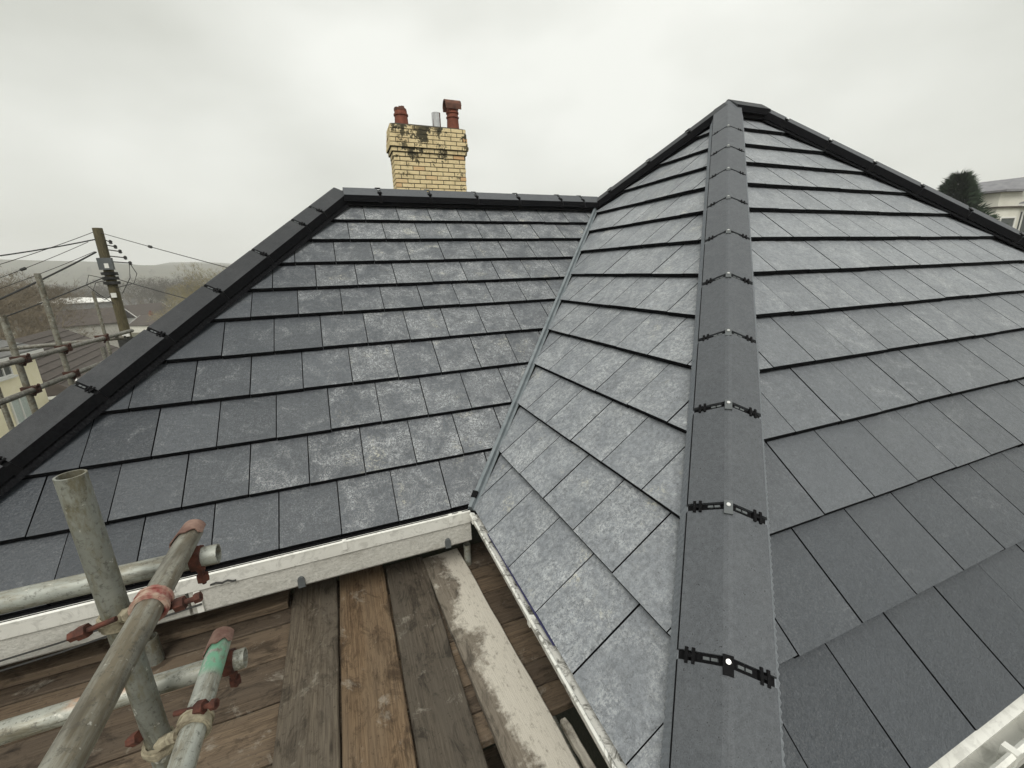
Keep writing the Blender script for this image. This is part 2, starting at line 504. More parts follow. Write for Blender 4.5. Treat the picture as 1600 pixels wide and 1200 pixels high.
# walls (L-shaped body set back below the eaves)
mb = MB(); ins = .30
fp = [(-La + ins, .33), (.33, .33), (.33, -L + ins), (xE - ins, -L + ins), (xE - ins, 2 * wA - ins), (-La + ins, 2 * wA - ins)]
mb.prism([V((x, y, 0)) for x, y in fp], (0, 0, GZ), (0, 0, -.21))
mb.build('wall', 'dark_render', house)

T_ = .036


class Slope:
    def __init__(s, name, o, u, v, n, lines, rowlen, bounds, off, bloomf):
        s.name, s.o, s.u, s.v, s.n = name, V(o), V(u), V(v), V(n)
        s.lines, s.top, s.bounds, s.off, s.bloomf = lines, rowlen, bounds, off, bloomf

    def pt(s, u, d, h=0): return s.o + s.u * u + s.v * d + s.n * h


def visible(pts, m=25):
    q = [proj(p) for p in pts]
    q = [a for a in q if a]
    if not q: return False
    return max(a[0] for a in q) > -m and min(a[0] for a in q) < 1600 + m and max(a[1] for a in q) > -m and min(a[1] for a in q) < 1200 + m


TILE_MESH = {}
tile_count = 0


def tile_solid(poly, L0, gk):
    """poly in tile coords (u, s) with s=0 at the tail; returns verts, faces"""
    n = len(poly); top = []; bot = []
    for (u, s) in poly:
        z = -T_ * s / gk
        top.append((u, s, z)); bot.append((u, s - (.0055 if s < 1e-6 else 0), z - .028))     # chamfered tail, shows the shade-painted edge from above
    vs = top + bot
    fs = [tuple(range(n)), tuple(reversed(range(n, 2 * n)))] + [(i, i + n, (i + 1) % n + n, (i + 1) % n) for i in range(n)]
    return vs, fs


def tile_slope(S, u0, u1, individual=True):
    global tile_count
    # deck / underlay
    d1 = S.top
    poly = [(u0, 0.06), (u1, 0.06), (u1, d1), (u0, d1)]
    for b in S.bounds: poly = clip_poly(poly, b[0], b[1], b[2] + .0)
    mb = MB(); n = len(poly)
    mb.add([S.pt(u, d, -.058) for u, d in poly] + [S.pt(u, d, -.075) for u, d in poly],
           [tuple(range(n)), tuple(reversed(range(n, 2 * n)))] + [(i, i + n, (i + 1) % n + n, (i + 1) % n) for i in range(n)])
    deck = mb.build('roof_slope', 'underlay', house)
    R = Matrix((S.u, S.v, S.n)).transposed()
    rest = MB()
    rnd = random.Random(S.name)
    for k, d0 in enumerate(S.lines):
        dn = S.lines[k + 1] if k + 1 < len(S.lines) else d0 + g
        gk = dn - d0
        ln = gk + .035
        off = S.off[k % 2]
        i0 = int(math.floor((u0 - off) / w)) - 1; i1 = int(math.ceil((u1 - off) / w)) + 1
        for i in range(i0, i1):
            ua = off + i * w + .0031; ub = ua + w - .0062
            jit = rnd.uniform(-.003, .003); lift = rnd.uniform(-.0012, .0022); rz = rnd.uniform(-.003, .003)
            base = [(0, 0), (ub - ua, 0), (ub - ua, ln), (0, ln)]
            poly = [(a, b) for a, b in base]
            for B in S.bounds:
                poly = clip_poly(poly, B[0], B[1], B[2] + B[0] * ua + B[1] * (d0 + jit))
                if len(poly) < 3: break
            # stop at the top edge
            if len(poly) >= 3: poly = clip_poly(poly, 0, -1, S.top - .01 - d0)
            if len(poly) < 3 or area(poly) < .0012: continue
            o = S.pt(ua, d0 + jit, lift)
            full = len(poly) == 4 and abs(area(poly) - (ub - ua) * ln) < 1e-6
            wp = [o + R @ V((a, b, 0)) for a, b in poly]
            if not individual or not visible(wp):
                vs, fs = tile_solid(poly, ln, gk)
                rest.add([o + R @ V(p) for p in vs], fs); continue
            key = (round(gk, 3),)
            if full and key in TILE_MESH: me = TILE_MESH[key]
            else:
                vs, fs = tile_solid(poly, ln, gk)
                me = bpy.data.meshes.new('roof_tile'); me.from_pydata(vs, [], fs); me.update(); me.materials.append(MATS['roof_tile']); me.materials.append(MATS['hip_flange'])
                for pl in me.polygons: pl.material_index = 0 if pl.index == 0 else 1      # edges painted near-black for the shade lines between courses
                if full: TILE_MESH[key] = me
            t = bpy.data.objects.new('roof_tile', me); col.objects.link(t)
            t.parent = deck; t.location = o - wo_of(deck)
            t.rotation_euler = (R @ Matrix.Rotation(rz, 3, 'Z')).to_euler()
            c = o + R @ V((.15, .17, 0))
            bl = S.bloomf(c, rnd)
            t.color = (max(0, min(1, bl[0])), max(0, min(1, bl[2] + rnd.uniform(-.05, .05))), bl[1], 1)
            tile_count += 1
    if rest.v:
        r = rest.build('roof_tile_field', 'roof_tile', deck, kind='stuff'); bq = S.bloomf(S.pt(u0, .3), rnd); r.color = (bq[0], bq[2], bq[1], 1)
    return deck


def bl_A(c, rnd):
    a = .12 + .42 * max(0, min(1, (c.x + 2.0) / 1.7))
    if c.y > 2.0: a += .08
    return a + rnd.uniform(-.06, .08), .10, .03 + .27 * max(0, min(1, (c.x + 2.0) / 1.9))


def bl_B(c, rnd): return .52 + rnd.uniform(-.06, .10), .6, .82


def bl_C(c, rnd):
    a = .10 + .30 * max(0, min(1, (c.z - .25) / 1.1)) + .08 * max(0, min(1, (c.x - 1.3) / 1.5))
    return a + rnd.uniform(-.04, .06), .25, .05 + .90 * max(0, min(1, (c.z - .2) / 1.4))  # film rises upslope: grazing sheen painted into the tile colour


linesA = [.012, .3558, .6992, 1.0479, 1.3945, 1.7395, 2.0316, 2.3306, 2.6324, 2.9179]
linesM = [k * g for k in range(13)]; linesM[0] = -.012
hi = .02; vi = .022
SA = Slope('A', (0, 0, 0), (1, 0, 0), (0, cP, sP), (0, -sP, cP), linesA, wA / cP - .03,
           [(1, -cP, La - hi), (-1, cP, -vi)], (-.142, -.288), bl_A)
SB = Slope('B', (0, 0, 0), (0, -1, 0), (cP, 0, sP), (-sP, 0, cP), linesM, AX / cP,
           [(1, cP, -vi), (-1, -cP, L - hi), (1, -cP, 2 * wA - hi)], (-.018, .145), bl_B)
SC = Slope('C', (0, -L, 0), (1, 0, 0), (0, cP, sP), (0, -sP, cP), linesM, AX / cP - .03,
           [(1, -cP, -hi), (-1, -cP, xE - hi)], (.727 - 3 * w, .571 - 3 * w), bl_C)
tile_slope(SA, -La, wA)
tile_slope(SB, -2.5, L)
tile_slope(SC, 0, xE)
# slopes turned away from the photograph
SD = Slope('D', (-La, 0, 0), (0, -1, 0), (cP, 0, sP), (-sP, 0, cP), linesA, wA / cP - .03, [(-1, -cP, -hi), (1, -cP, 2 * wA - hi)], (0, .15), bl_A)
tile_slope(SD, -2 * wA, 0, False)
SE = Slope('E', (xE, 0, 0), (0, 1, 0), (-cP, 0, sP), (sP, 0, cP), linesM, AX / cP, [(1, -cP, L - hi), (-1, -cP, 2 * wA - hi)], (0, .15), bl_A)
tile_slope(SE, -L, 2 * wA, False)
SF = Slope('F', (0, 2 * wA, 0), (-1, 0, 0), (0, -cP, sP), (0, sP, cP), linesM, AX / cP - .03,
           [(-1, -cP, La - hi), (1, -cP, xE - hi)], (0, .15), bl_A)


def tile_back():
    # the back slope is lower behind the wing: two pieces
    S1 = Slope('F1', SF.o, SF.u, SF.v, SF.n, linesA, wA / cP - .03, [(-1, -cP, La - hi), (1, 0, 1.2)], (0, .15), bl_A)
    tile_slope(S1, -1.2, La, False)
    S2 = Slope('F2', SF.o, SF.u, SF.v, SF.n, linesM, AX / cP - .03, [(1, -cP, xE - hi), (-1, -1 * cP * 1.0, 0.0)], (0, .15), bl_A)
    tile_slope(S2, -xE, -.2, False)


tile_back()
print('TILES', tile_count)

# valley trim
mb = MB(); vd = V((1, 1, tP)).normalized(); vs_ = V((1, -1, 0)).normalized(); vu = vd.cross(vs_) * -1
if vu.z < 0: vu = -vu
a0, a1 = V((-.02, -.02, -.02)), V((wA - .06, wA - .06, (wA - .06) * tP))
prof = [(-.028, .004), (-.014, .014), (-.011, .045), (.011, .045), (.014, .014), (.028, .004), (.02, -.006), (-.02, -.006)]
mb.prism([vs_ * x + vu * z for x, z in prof], a0, a1)
mb.build('valley_trim', 'valley_trim', house)
mb = MB(); e0 = V((.035, .035, .04 * tP))
mb.box((-.016, -.03, .03), (.016, .012, .05), Matrix((vs_, vd, vu)).transposed(), e0)
mb.build('valley_end_cap', 'black_plastic', house)


# ridge and hip tiles
def ridge_run(kind, p0, d, joints, drop, fl, hw=.13, side=None, screws=True, film=.0):
    d = V(d); ul = d.length; dh = d / ul
    if side is None: side = dh.cross(V((0, 0, 1)))
    side = side.normalized(); up = side.cross(dh).normalized()
    if up.z < 0: up = -up
    pr_o = [(-hw - .004, -drop - fl), (-hw, -drop), (-.014, -.004), (.0, 0), (.014, -.004), (hw, -drop), (hw + .004, -drop - fl)]
    pr_i = [(-hw + .014, -drop - fl), (-hw + .016, -drop - .016), (-.01, -.022), (0, -.021), (.01, -.022), (hw - .016, -drop - .016), (hw - .014, -drop - fl)]
    rd = random.Random(str(joints))

    def sweep(a, b, oo, ii):
        mb = MB(); n = len(oo); vs = []
        for c in (a, b):
            vs += [c + side * x + up * z for x, z in oo] + [c + side * x + up * z for x, z in ii]
        fs = []; m = 2 * n
        for i in range(n - 1):
            fs += [(i, i + 1, m + i + 1, m + i), (n + i + 1, n + i, m + n + i, m + n + i + 1)]
            fs += [(i + 1, i, n + i, n + i + 1), (m + i, m + i + 1, m + n + i + 1, m + n + i)]
        fs += [(0, m, m + n, n), (n - 1, 2 * n - 1, m + 2 * n - 1, m + n - 1)]
        mb.add(vs, fs); return mb
    for i in range(len(joints) - 1):
        a = V(p0) + d * joints[i] + dh * .014; b = V(p0) + d * joints[i + 1] - dh * .014
        lift = up * rd.uniform(-.002, .003)
        t = sweep(a + lift, b + lift, pr_o, pr_i).build(kind, 'hip_tile', house)
        t.data.materials.append(MATS['hip_flange'])       # side flanges painted near-black, standing in for shade
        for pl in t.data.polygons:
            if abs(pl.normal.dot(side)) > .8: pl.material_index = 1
        t.color = (max(0, film + rd.uniform(-.03, .03)),) * 3 + (1,)
        if i == 0: continue
        jc = V(p0) + d * joints[i]
        oo = [(x * .97, z - .012) for x, z in pr_o]; ii = [(x * .97, z - .008) for x, z in pr_i]
        sweep(jc - dh * .02, jc + dh * .02, oo, ii).build('joint_strip', 'black_plastic', t)
        pk = proj(jc)
        if pk is None or not (-40 < pk[0] < 1640 and -40 < pk[1] < 1240): continue
        for sg in (-1, 1):
            wing = (side * sg * hw - up * drop).normalized(); wn_ = up * 1.0 - wing * up.dot(wing); wn_.normalize()
            R = Matrix((wing, dh, wn_)).transposed()
            mbc = MB(); cpt = jc + wing * (hw * .83) + lift
            mbc.box((-.015, -.022, -.006), (-.006, .022, .006), R, cpt)
            mbc.box((.006, -.022, -.006), (.015, .022, .006), R, cpt)
            mbc.box((-.007, -.005, -.005), (.007, .005, .004), R, cpt)
            mbc.build('clip', 'black_plastic', t)
            mbl = MB()                          # little open loops of the union strip
            for q in (.30, .48): mbl.box((-.009, -.004, -.008), (.009, .004, -.001), R, jc + wing * hw * q)
            mbl.build('strip_loop', 'grey_plastic', t)
        if screws:
            R = Matrix((side, dh, up)).transposed()
            mbs = MB(); mbs.box((-.014, -.034, -.006), (.014, .018, .0045), R, jc + lift)
            mbs.build('screw_plate', 'black_plastic' if i < 2 else 'grey_plastic', t)
            mbs = MB(); mbs.tube(jc + lift, jc + lift + up * .0085, .0085, .007, 10)
            mbs.build('screw', 'steel', t)
    mb = MB(); q0, q1 = V(p0) + d * joints[0], V(p0) + d * joints[-1]
    fb = max(fl, .062)
    mb.prism([side * x + up * z for x, z in ((-hw * .8, -drop - fb - .03), (hw * .8, -drop - fb - .03), (hw * .75, -drop - .03), (0, -.03), (-hw * .75, -drop - .03))], q0, q1)
    mb.build('ridge_batten', 'black_plastic', house)
    return side, up, dh


hvec = V((1, 1, tP))
ridge_run('hip_tile', (0, -L, HP), hvec, [-.03, .266, .563, .852, 1.140, 1.442, 1.739, 2.031, 2.330, 2.615, 2.915, 3.385], .065, .020, film=.30)
ridge_run('hip_tile', (-La, 0, HP), hvec, [-.03, .27, .572, .871, 1.169, 1.464, 1.763, 2.060, 2.21, 2.458], .065, .062, screws=False)
zr = wA * tP + HP
ridge_run('ridge_tile', (-La + wA, wA, zr), (1, 0, 0), [.06, .409, .903, 1.405, 1.892, 2.418, 2.715, 2.98], .085, .055, film=.22)
za = AX * tP + HP
ridge_run('hip_tile', (AX, AY, za), (-1, 1, -tP), [.02, .272, .554, .855, .99], .065, .062)
ridge_run('ridge_tile', (AX, AY, za), (1, 0, 0), [-.02, .483], .085, .055)
ridge_run('hip_tile', (AX + RIDGE, AY, za), (1, -1, -tP), [.0, .189, .48, .768, 1.062, 1.348, 1.635, 1.93, 2.225, 2.52, 2.815, 3.11, 3.42], .065, .062, screws=False, film=.22)


# pleated hip roll showing below the hip tiles
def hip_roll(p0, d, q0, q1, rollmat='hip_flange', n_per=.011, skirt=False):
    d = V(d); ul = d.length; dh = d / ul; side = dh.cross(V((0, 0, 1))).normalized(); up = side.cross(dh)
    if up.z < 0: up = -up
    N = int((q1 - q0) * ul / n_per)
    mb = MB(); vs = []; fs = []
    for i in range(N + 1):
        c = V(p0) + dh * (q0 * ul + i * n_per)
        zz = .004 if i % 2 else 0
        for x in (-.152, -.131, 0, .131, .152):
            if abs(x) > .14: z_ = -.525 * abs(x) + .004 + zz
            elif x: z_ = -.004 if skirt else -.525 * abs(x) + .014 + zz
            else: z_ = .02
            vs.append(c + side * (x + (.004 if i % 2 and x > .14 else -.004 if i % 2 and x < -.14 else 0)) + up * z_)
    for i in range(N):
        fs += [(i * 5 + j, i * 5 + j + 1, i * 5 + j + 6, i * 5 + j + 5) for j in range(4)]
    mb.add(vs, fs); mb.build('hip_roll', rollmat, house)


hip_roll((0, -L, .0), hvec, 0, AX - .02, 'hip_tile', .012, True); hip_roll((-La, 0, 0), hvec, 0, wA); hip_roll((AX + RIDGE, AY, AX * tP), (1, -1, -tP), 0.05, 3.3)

# ------------------------------------------------------------------ eaves: gutters, concrete gutter blocks, soffit
def gutter_profile(depth, hgt, lip):
    return [(0, lip), (-.006, lip + .006), (-.014, lip), (-.012, -.012), (-.008, -hgt), (depth, -hgt), (depth, -.02), (depth - .004, -.02), (depth - .004, -hgt + .005), (-.003, -hgt + .005), (-.003, -.006)]


# A (runs along x at y = -.06)
gp = gutter_profile(.055, .072, .004)
mb = MB(); mb.prism([V((0, -.052 + a, -.002 + b)) for a, b in gp], (-La - .1, 0, 0), (-.042, 0, 0))
gA = mb.build('gutter', 'pvc_white', house)
for x in (-.762, -.165, -.105, -1.55, -2.3):
    mb = MB(); mb.prism([V((0, -.052 - .017, -.045)), V((0, -.052 - .017, .006)), V((0, -.052 - .006, .014)), V((0, -.052 + .012, .006)), V((0, -.052 + .004, -.01)), V((0, -.052 - .010, -.045))], (x - .011, 0, 0), (x + .011, 0, 0))
    mb.build('gutter_bracket', 'pvc_white', gA)
# B (runs along y at x = -.045)
mb = MB(); gpb = gutter_profile(.055, .034, .004)
mb.prism([V((-.036 + a, 0, -.012 + b)) for a, b in gpb], (0, -L - .02, 0), (0, -.046, 0))
gB = mb.build('gutter', 'pvc_dirty', house)
for y in (-.95, -.13, -.09, -1.7):
    mb = MB(); mb.prism([V((-.053, 0, -.04)), V((-.053, 0, -.004)), V((-.042, 0, .004)), V((-.022, 0, -.004)), V((-.032, 0, -.02)), V((-.046, 0, -.04))], (0, y - .011, 0), (0, y + .011, 0))
    mb.build('gutter_bracket', 'pvc_white', gB)
mb = MB(); mb.prism([V((-.014, 0, -.012)), V((-.014, 0, -.016)), V((.06, 0, -.034)), V((.06, 0, -.030))], (0, -1.10, 0), (0, -.30, 0))
mb.build('eaves_membrane', 'membrane_blue', house)
mb = MB(); mb.prism([V((0, .012, -.020)), V((0, -.020, -.028)), V((0, -.020, -.036)), V((0, .05, -.03)), V((0, .05, -.02))], (-La, 0, 0), (-.03, 0, 0))
mb.build('eaves_strip', 'black_plastic', house)
# C
mb = MB(); mb.prism([V((0, -L - .066 + a * 1.4, -.045 + b)) for a, b in gp], (-.04, 0, 0), (xE, 0, 0))
gC = mb.build('gutter', 'pvc_white', house)
mb = MB(); mb.prism([V((0, -L + .02, -.028)), V((0, -L - .025, -.042)), V((0, -L - .025, -.048)), V((0, -L + .02, -.04))], (0, 0, 0), (xE, 0, 0))
mb.build('eaves_strip', 'pvc_white', house)
for x in (1.10, .2, 2.0, 2.9):
    mb = MB(); mb.box((x - .013, -L - .086, -.09), (x + .013, -L - .05, -.032)); mb.build('gutter_bracket', 'pvc_white', gC)
# concrete gutter blocks under A, with the open joint towards the left end
for xa, xb in ((-La - .05, -1.512), (-1.498, -.04)):
    mb = MB(); mb.box((xa, -.05, -.205), (xb, .30, -.077)); mb.build('gutter_block', 'concrete', house)
mb = MB(); mb.box((-1.475, -.062, -.20), (-1.448, -.0505, -.079)); mb.build('joint_cover', 'pvc_white', house)
mb = MB(); mb.box((.075, -L, -.205), (.29, -.053, -.05)); mb.build('gutter_block', 'concrete', house)
mb = MB(); mb.box((-.03, -L - .06, -.24), (xE, -L + .26, -.13)); mb.build('gutter_block', 'concrete', house)
mb = MB(); mb.box((-La, .02, -.262), (-.04, .32, -.2075)); mb.build('soffit', 'render_wall', house)
mb = MB()
for x, y0 in ((-1.003, -.066), (-.192, -.066)):
    mb = MB(); mb.box((x - .017, -.064, -.212), (x + .017, -.0495, -.166)); mb.tube((x, -.0644, -.167), (x, -.0497, -.167), .0168, n=14)
    mb.build('bracket_stub', 'grey_plastic', house)

# ------------------------------------------------------------------ chimney
CX0, CX1, CY0, CY1 = .70, 2.115, 6.8, 7.27
CTOP = 4.12
ch = empty('chimney', (1.4, 7.03, -.5), 'yellow brick chimney with corbelled head and blackened moss patches', 'chimney')
BH, BL_ = .0785, .2358
NR = 17
offs = [.028, .036, .045, .056, .062, .034, .010]
core = MB(); z = CTOP
bmesh_cache = {}
restb = MB()


def brick_obj(lx, ly, lz, pos):
    key = (round(lx, 3), round(ly, 3))
    if key not in bmesh_cache:
        m = MB(); b = .004
        x, y, zz = lx / 2, ly / 2, lz / 2
        vs = []
        for sz in (-1, 1):
            vs += [V((sx * (x - b), sy * (y - b), sz * zz)) for sx, sy in ((-1, -1), (1, -1), (1, 1), (-1, 1))]
            vs += [V((sx * x, sy * y, sz * (zz - b))) for sx, sy in ((-1, -1), (1, -1), (1, 1), (-1, 1))]
        f = [(3, 2, 1, 0), (8, 9, 10, 11)]
        for i in range(4):
            j = (i + 1) % 4
            f += [(i, j, 4 + j, 4 + i), (4 + i, 4 + j, 12 + j, 12 + i), (12 + i, 12 + j, 8 + j, 8 + i)]
        m.add(vs, f); bmesh_cache[key] = m.mesh('brick', 'brick', V((0, 0, 0)))
    o = bpy.data.objects.new('brick', bmesh_cache[key]); col.objects.link(o)
    o.parent = ch; o.location = V(pos) - wo_of(ch)
    o.rotation_euler = (random.uniform(-.006, .006), random.uniform(-.012, .012), random.uniform(-.006, .006))


for r in range(NR):
    of = offs[r] if r < len(offs) else 0
    z0, z1 = z - BH, z
    x0, x1, y0, y1 = CX0 - of, CX1 + of, CY0 - of, CY1 + of
    core.box((x0 + .007, y0 + .007, z0), (x1 - .007, y1 - .007, z1 - .0005))
    # front row
    x = x0 if r % 2 == 0 else x0 - BL_ / 2 + .0
    if r % 2: x = x0 - BL_ * .5
    while x < x1 - .02:
        a, b = max(x, x0), min(x + BL_ - .014, x1)
        if b - a > .03: brick_obj(b - a, .10, BH - .0135, ((a + b) / 2, y0 + .05, (z0 + z1) / 2))
        x += BL_
    # left return
    y = y0 + .10 + .008; k = 0
    while y < y1 - .03:
        b = min(y + (BL_ if r % 2 else BL_ * .75) - .01, y1)
        brick_obj(.10, b - y, BH - .0135, (x0 + .05, (y + b) / 2, (z0 + z1) / 2)); y = b + .01
    restb.box((x1 - .1, y0 + .108, z0 + .005), (x1, y1, z1 - .005)); restb.box((x0 + .1, y1 - .1, z0 + .005), (x1 - .105, y1, z1 - .005))
    z -= BH
core.box((CX0, CY0, -.5), (CX1, CY1, z + .0))
core.build('mortar_core', 'mortar_dark', ch)
restb.build('brick_back', 'brick', ch, kind='stuff')
mb = MB(); mb.prism([V((CX0, CY0, CTOP)), V((CX1, CY0, CTOP)), V((CX1, CY1, CTOP)), V((CX0, CY1, CTOP))], (0, 0, 0), (0, 0, .001), True)
mb = MB()
mb.add([(CX0 - .02, CY0 - .02, CTOP), (CX1 + .02, CY0 - .02, CTOP), (CX1 + .02, CY1 + .02, CTOP), (CX0 - .02, CY1 + .02, CTOP),
        (CX0 + .12, CY0 + .1, CTOP + .05), (CX1 - .12, CY0 + .1, CTOP + .05), (CX1 - .12, CY1 - .1, CTOP + .05), (CX0 + .12, CY1 - .1, CTOP + .05)],
       [(3, 2, 1, 0), (4, 5, 6, 7), (0, 1, 5, 4), (1, 2, 6, 5), (2, 3, 7, 6), (3, 0, 4, 7)])
mb.build('flaunching', 'mortar_dark', ch)
px, py = .935, 7.0
mb = MB(); mb.lathe((px, py, CTOP + .02), [(.135, 0), (.128, .07), (.122, .17), (.138, .18), (.138, .205), (.12, .21), (.118, .27), (.095, .31), (.085, .30), (.085, .1)])
p1 = mb.build('chimney_pot', 'terracotta', ch, smooth=True, label='short terracotta pot with broken dark rim')
mb = MB()
for a in range(0, 300, 24):
    a_ = radians(a + 20); mb.box((-.03, -.02, 0), (.03, .02, random.uniform(.02, .07)), Matrix.Rotation(a_ + pi / 2, 3, 'Z'), V((px + .1 * cos(a_), py + .1 * sin(a_), CTOP + .28)))
mb.build('pot_rim', 'terracotta_dark', p1)
px = 1.955
mb = MB(); mb.lathe((px, py, CTOP + .02), [(.125, 0), (.118, .12), (.112, .22), (.128, .225), (.128, .245), (.112, .25), (.110, .30), (.126, .305), (.126, .33), (.108, .335), (.10, .43), (.09, .43), (.09, .1)])
p2 = mb.build('chimney_pot', 'terracotta', ch, smooth=True, label='tall terracotta pot under a half round hood')
mb = MB(); prof = [(cos(a) * .13, sin(a) * .13) for a in [pi * i / 10 for i in range(11)]]
poly = [V((0, a, b)) for a, b in prof] + [V((0, a * .86, b * .86)) for a, b in reversed(prof)]
mb.prism([V((px, py, CTOP + .44)) + p for p in poly], (-.16, 0, 0), (.16, 0, 0))
mb.box((px - .155, py - .13, CTOP + .385), (px + .155, py - .115, CTOP + .45)); mb.box((px - .155, py + .115, CTOP + .385), (px + .155, py + .13, CTOP + .45))
mb.build('pot_hood', 'terracotta_dark', p2)
mb = MB(); mb.tube((1.62, py, CTOP), (1.62, py, CTOP + .31), .088, n=20, hollow=.006)
mb.build('flue_pipe', 'flue_steel', ch, smooth=True)

# ------------------------------------------------------------------ scaffold boards
def board(name, cx, cy, length, width, zt, ang, mat, label, group=None, th=.040, seed=0):
    """board along local x, centre (cx, cy), turned by ang about z"""
    rd = random.Random(seed * 7 + 1); n = 26; vs = []; fs = []
    for i in range(n + 1):
        x = -length / 2 + length * i / n
        e = .0
        jl, jr = rd.uniform(-.0022, .0022), rd.uniform(-.0022, .0022)
        if i in (0, n): jl += -.004; jr += -.003; x += rd.uniform(-.006, .006)
        wv = .0025 * sin(i * .7 + seed) + rd.uniform(-.0006, .0006); cup = .0022
        yl, yr = -width / 2 - jl, width / 2 + jr
        vs += [(x, yl, -th), (x, yr, -th), (x, yr, -.006 + wv), (x, yr - .005, wv), (x, 0, wv - cup), (x, yl + .005, wv), (x, yl, -.006 + wv)]
    m = 7
    for i in range(n):
        fs += [(i * m + j, i * m + (j + 1) % m, (i + 1) * m + (j + 1) % m, (i + 1) * m + j) for j in range(m)]
    fs += [tuple(range(m)), tuple(reversed(range(n * m, n * m + m)))]
    me = bpy.data.meshes.new(name); me.from_pydata(vs, [], [tuple(reversed(f)) for f in fs]); me.update(); me.materials.append(MATS[mat])
    o = bpy.data.objects.new(name, me); col.objects.link(o)
    o.location = (cx, cy, zt); o.rotation_euler = (0, 0, ang); WORLD_O[o.name] = V((cx, cy, zt))
    return tag(o, label, 'board', group)


ZB = -.42
G1 = 'long scaffold boards laid over the deck'
LB = [(-1.0925, -.8465, .285, -2.9), (-.839, -.572, .25, -2.9), (-.5635, -.318, .215, -2.9)]
lab = ['worn brown long scaffold board at the open left edge of the walkway',
       'warm brown long scaffold board with paler orange edge, second in the walkway',
       'dark grey brown long scaffold board between the orange edged board and the pale one']
for i, (x0, x1, y1, y0) in enumerate(LB):
    board('scaffold_board', (x0 + x1) / 2, (y0 + y1) / 2, y1 - y0, x1 - x0, ZB, pi / 2 + (.003, .0, -.002)[i], WOODS[i], lab[i], G1, seed=i + 1)
# pale mortar-stained board, lying slightly askew
bx0, by0, bx1, by1 = -.196, .178, .045, -2.9
ang = math.atan2(by1 - by0, bx1 + .01 - bx0)
board('scaffold_board', -.112, -1.36, 3.09, .25, ZB, math.atan2(-1.172 - .178, (-.117) - (-.196)) + pi, WOODS[3],
      'pale mortar-stained long scaffold board lying askew beside the gutter', G1, seed=9)
# cross boards underneath
G2 = 'cross boards of the scaffold deck'
ys = [(.012, .25), (-.226, .0), (-.484, -.235), (-.757, -.492), (-.893, -.765), (-1.02, -.899), (-1.19, -1.03)]
for i, (a, b) in enumerate(ys):
    xr = .19 if i < 6 else -.98
    labs = ['cross board of the deck tucked in under the concrete gutter block', 'cross board with its end showing beside the upright tube stub',
            'cross board under the walkway, second out from the tube stub', 'dark split cross board under the walkway beside the gutter',
            'narrow ochre cross board beside the pale board', 'narrow cross board at the edge of the dark gap, with rusty end', 'cross board left of the walkway next to the clamped tubes']
    board('scaffold_board', (xr - 3.2) / 2, (a + b) / 2, xr + 3.2, b - a, -.4615 + .0006 * (i % 3), pi, WOODS[4 + i % 2], labs[i], G2, seed=20 + i)
board('scaffold_board', -2.16, .20, 2.08, .20, -.405, pi, WOODS[5], 'brown board lying along the wall on the scaffold deck', seed=40)
board('timber_batten', .075, -1.55, .95, .035, -.455, pi / 2 + .06, WOODS[3], 'thin pale timber batten beside the pale board over the dark gap', seed=41, th=.03)
scene.objects['timber_batten']['category'] = 'timber'
for i in range(10):  # invented boards, added under the deck to keep the gap dark
    board('scaffold_board', -.75, .12 - .245 * i, 2.0, .237, -2.42, pi, WOODS[4], 'board added below the deck to darken the gap', 'boards added below the deck to darken the gap', seed=60 + i)

# ------------------------------------------------------------------ scaffold tubes
RT = .0253


def tube_part(parent, name, p0, p1, mat, label=None, r=RT):
    mb = MB(); mb.tube(p0, p1, r, n=24, hollow=.004)
    o = mb.build(name, mat, parent, origin=p0, smooth=True)
    if label: o['label'] = label
    return o


def rough_ring(mb, c, ax, r, wd, th, a0=0., a1=2 * pi, n=22, jit=.002, rd=random):
    """curved strap round axis ax"""
    ax = V(ax).normalized(); e = ax.orthogonal().normalized(); f = ax.cross(e); c = V(c)
    vs = []; fs = []
    for i in range(n + 1):
        t = a0 + (a1 - a0) * i / n; rad = e * cos(t) + f * sin(t)
        for s, q in ((-1, 0), (1, 0), (1, 1), (-1, 1)):
            vs.append(c + ax * s * (wd / 2 + rd.uniform(-jit, jit)) + rad * (r + q * th + rd.uniform(-jit, jit) * .6))
    for i in range(n): fs += [(i * 4 + j, i * 4 + (j + 1) % 4, i * 4 + 4 + (j + 1) % 4, i * 4 + 4 + j) for j in range(4)]
    fs += [(0, 3, 2, 1), (n * 4, n * 4 + 1, n * 4 + 2, n * 4 + 3)]
    mb.add(vs, fs)


def bolt(mb, p0, p1, r=.0065, nut=.45):
    p0, p1 = V(p0), V(p1); d = (p1 - p0)
    mb.tube(p0, p1, r, n=10)
    c = p0 + d * nut; dn = d.normalized()
    mb.tube(c - dn * .009, c + dn * .009, .0145, n=6)
    mb.tube(p1 - dn * .012, p1, .011, n=6)


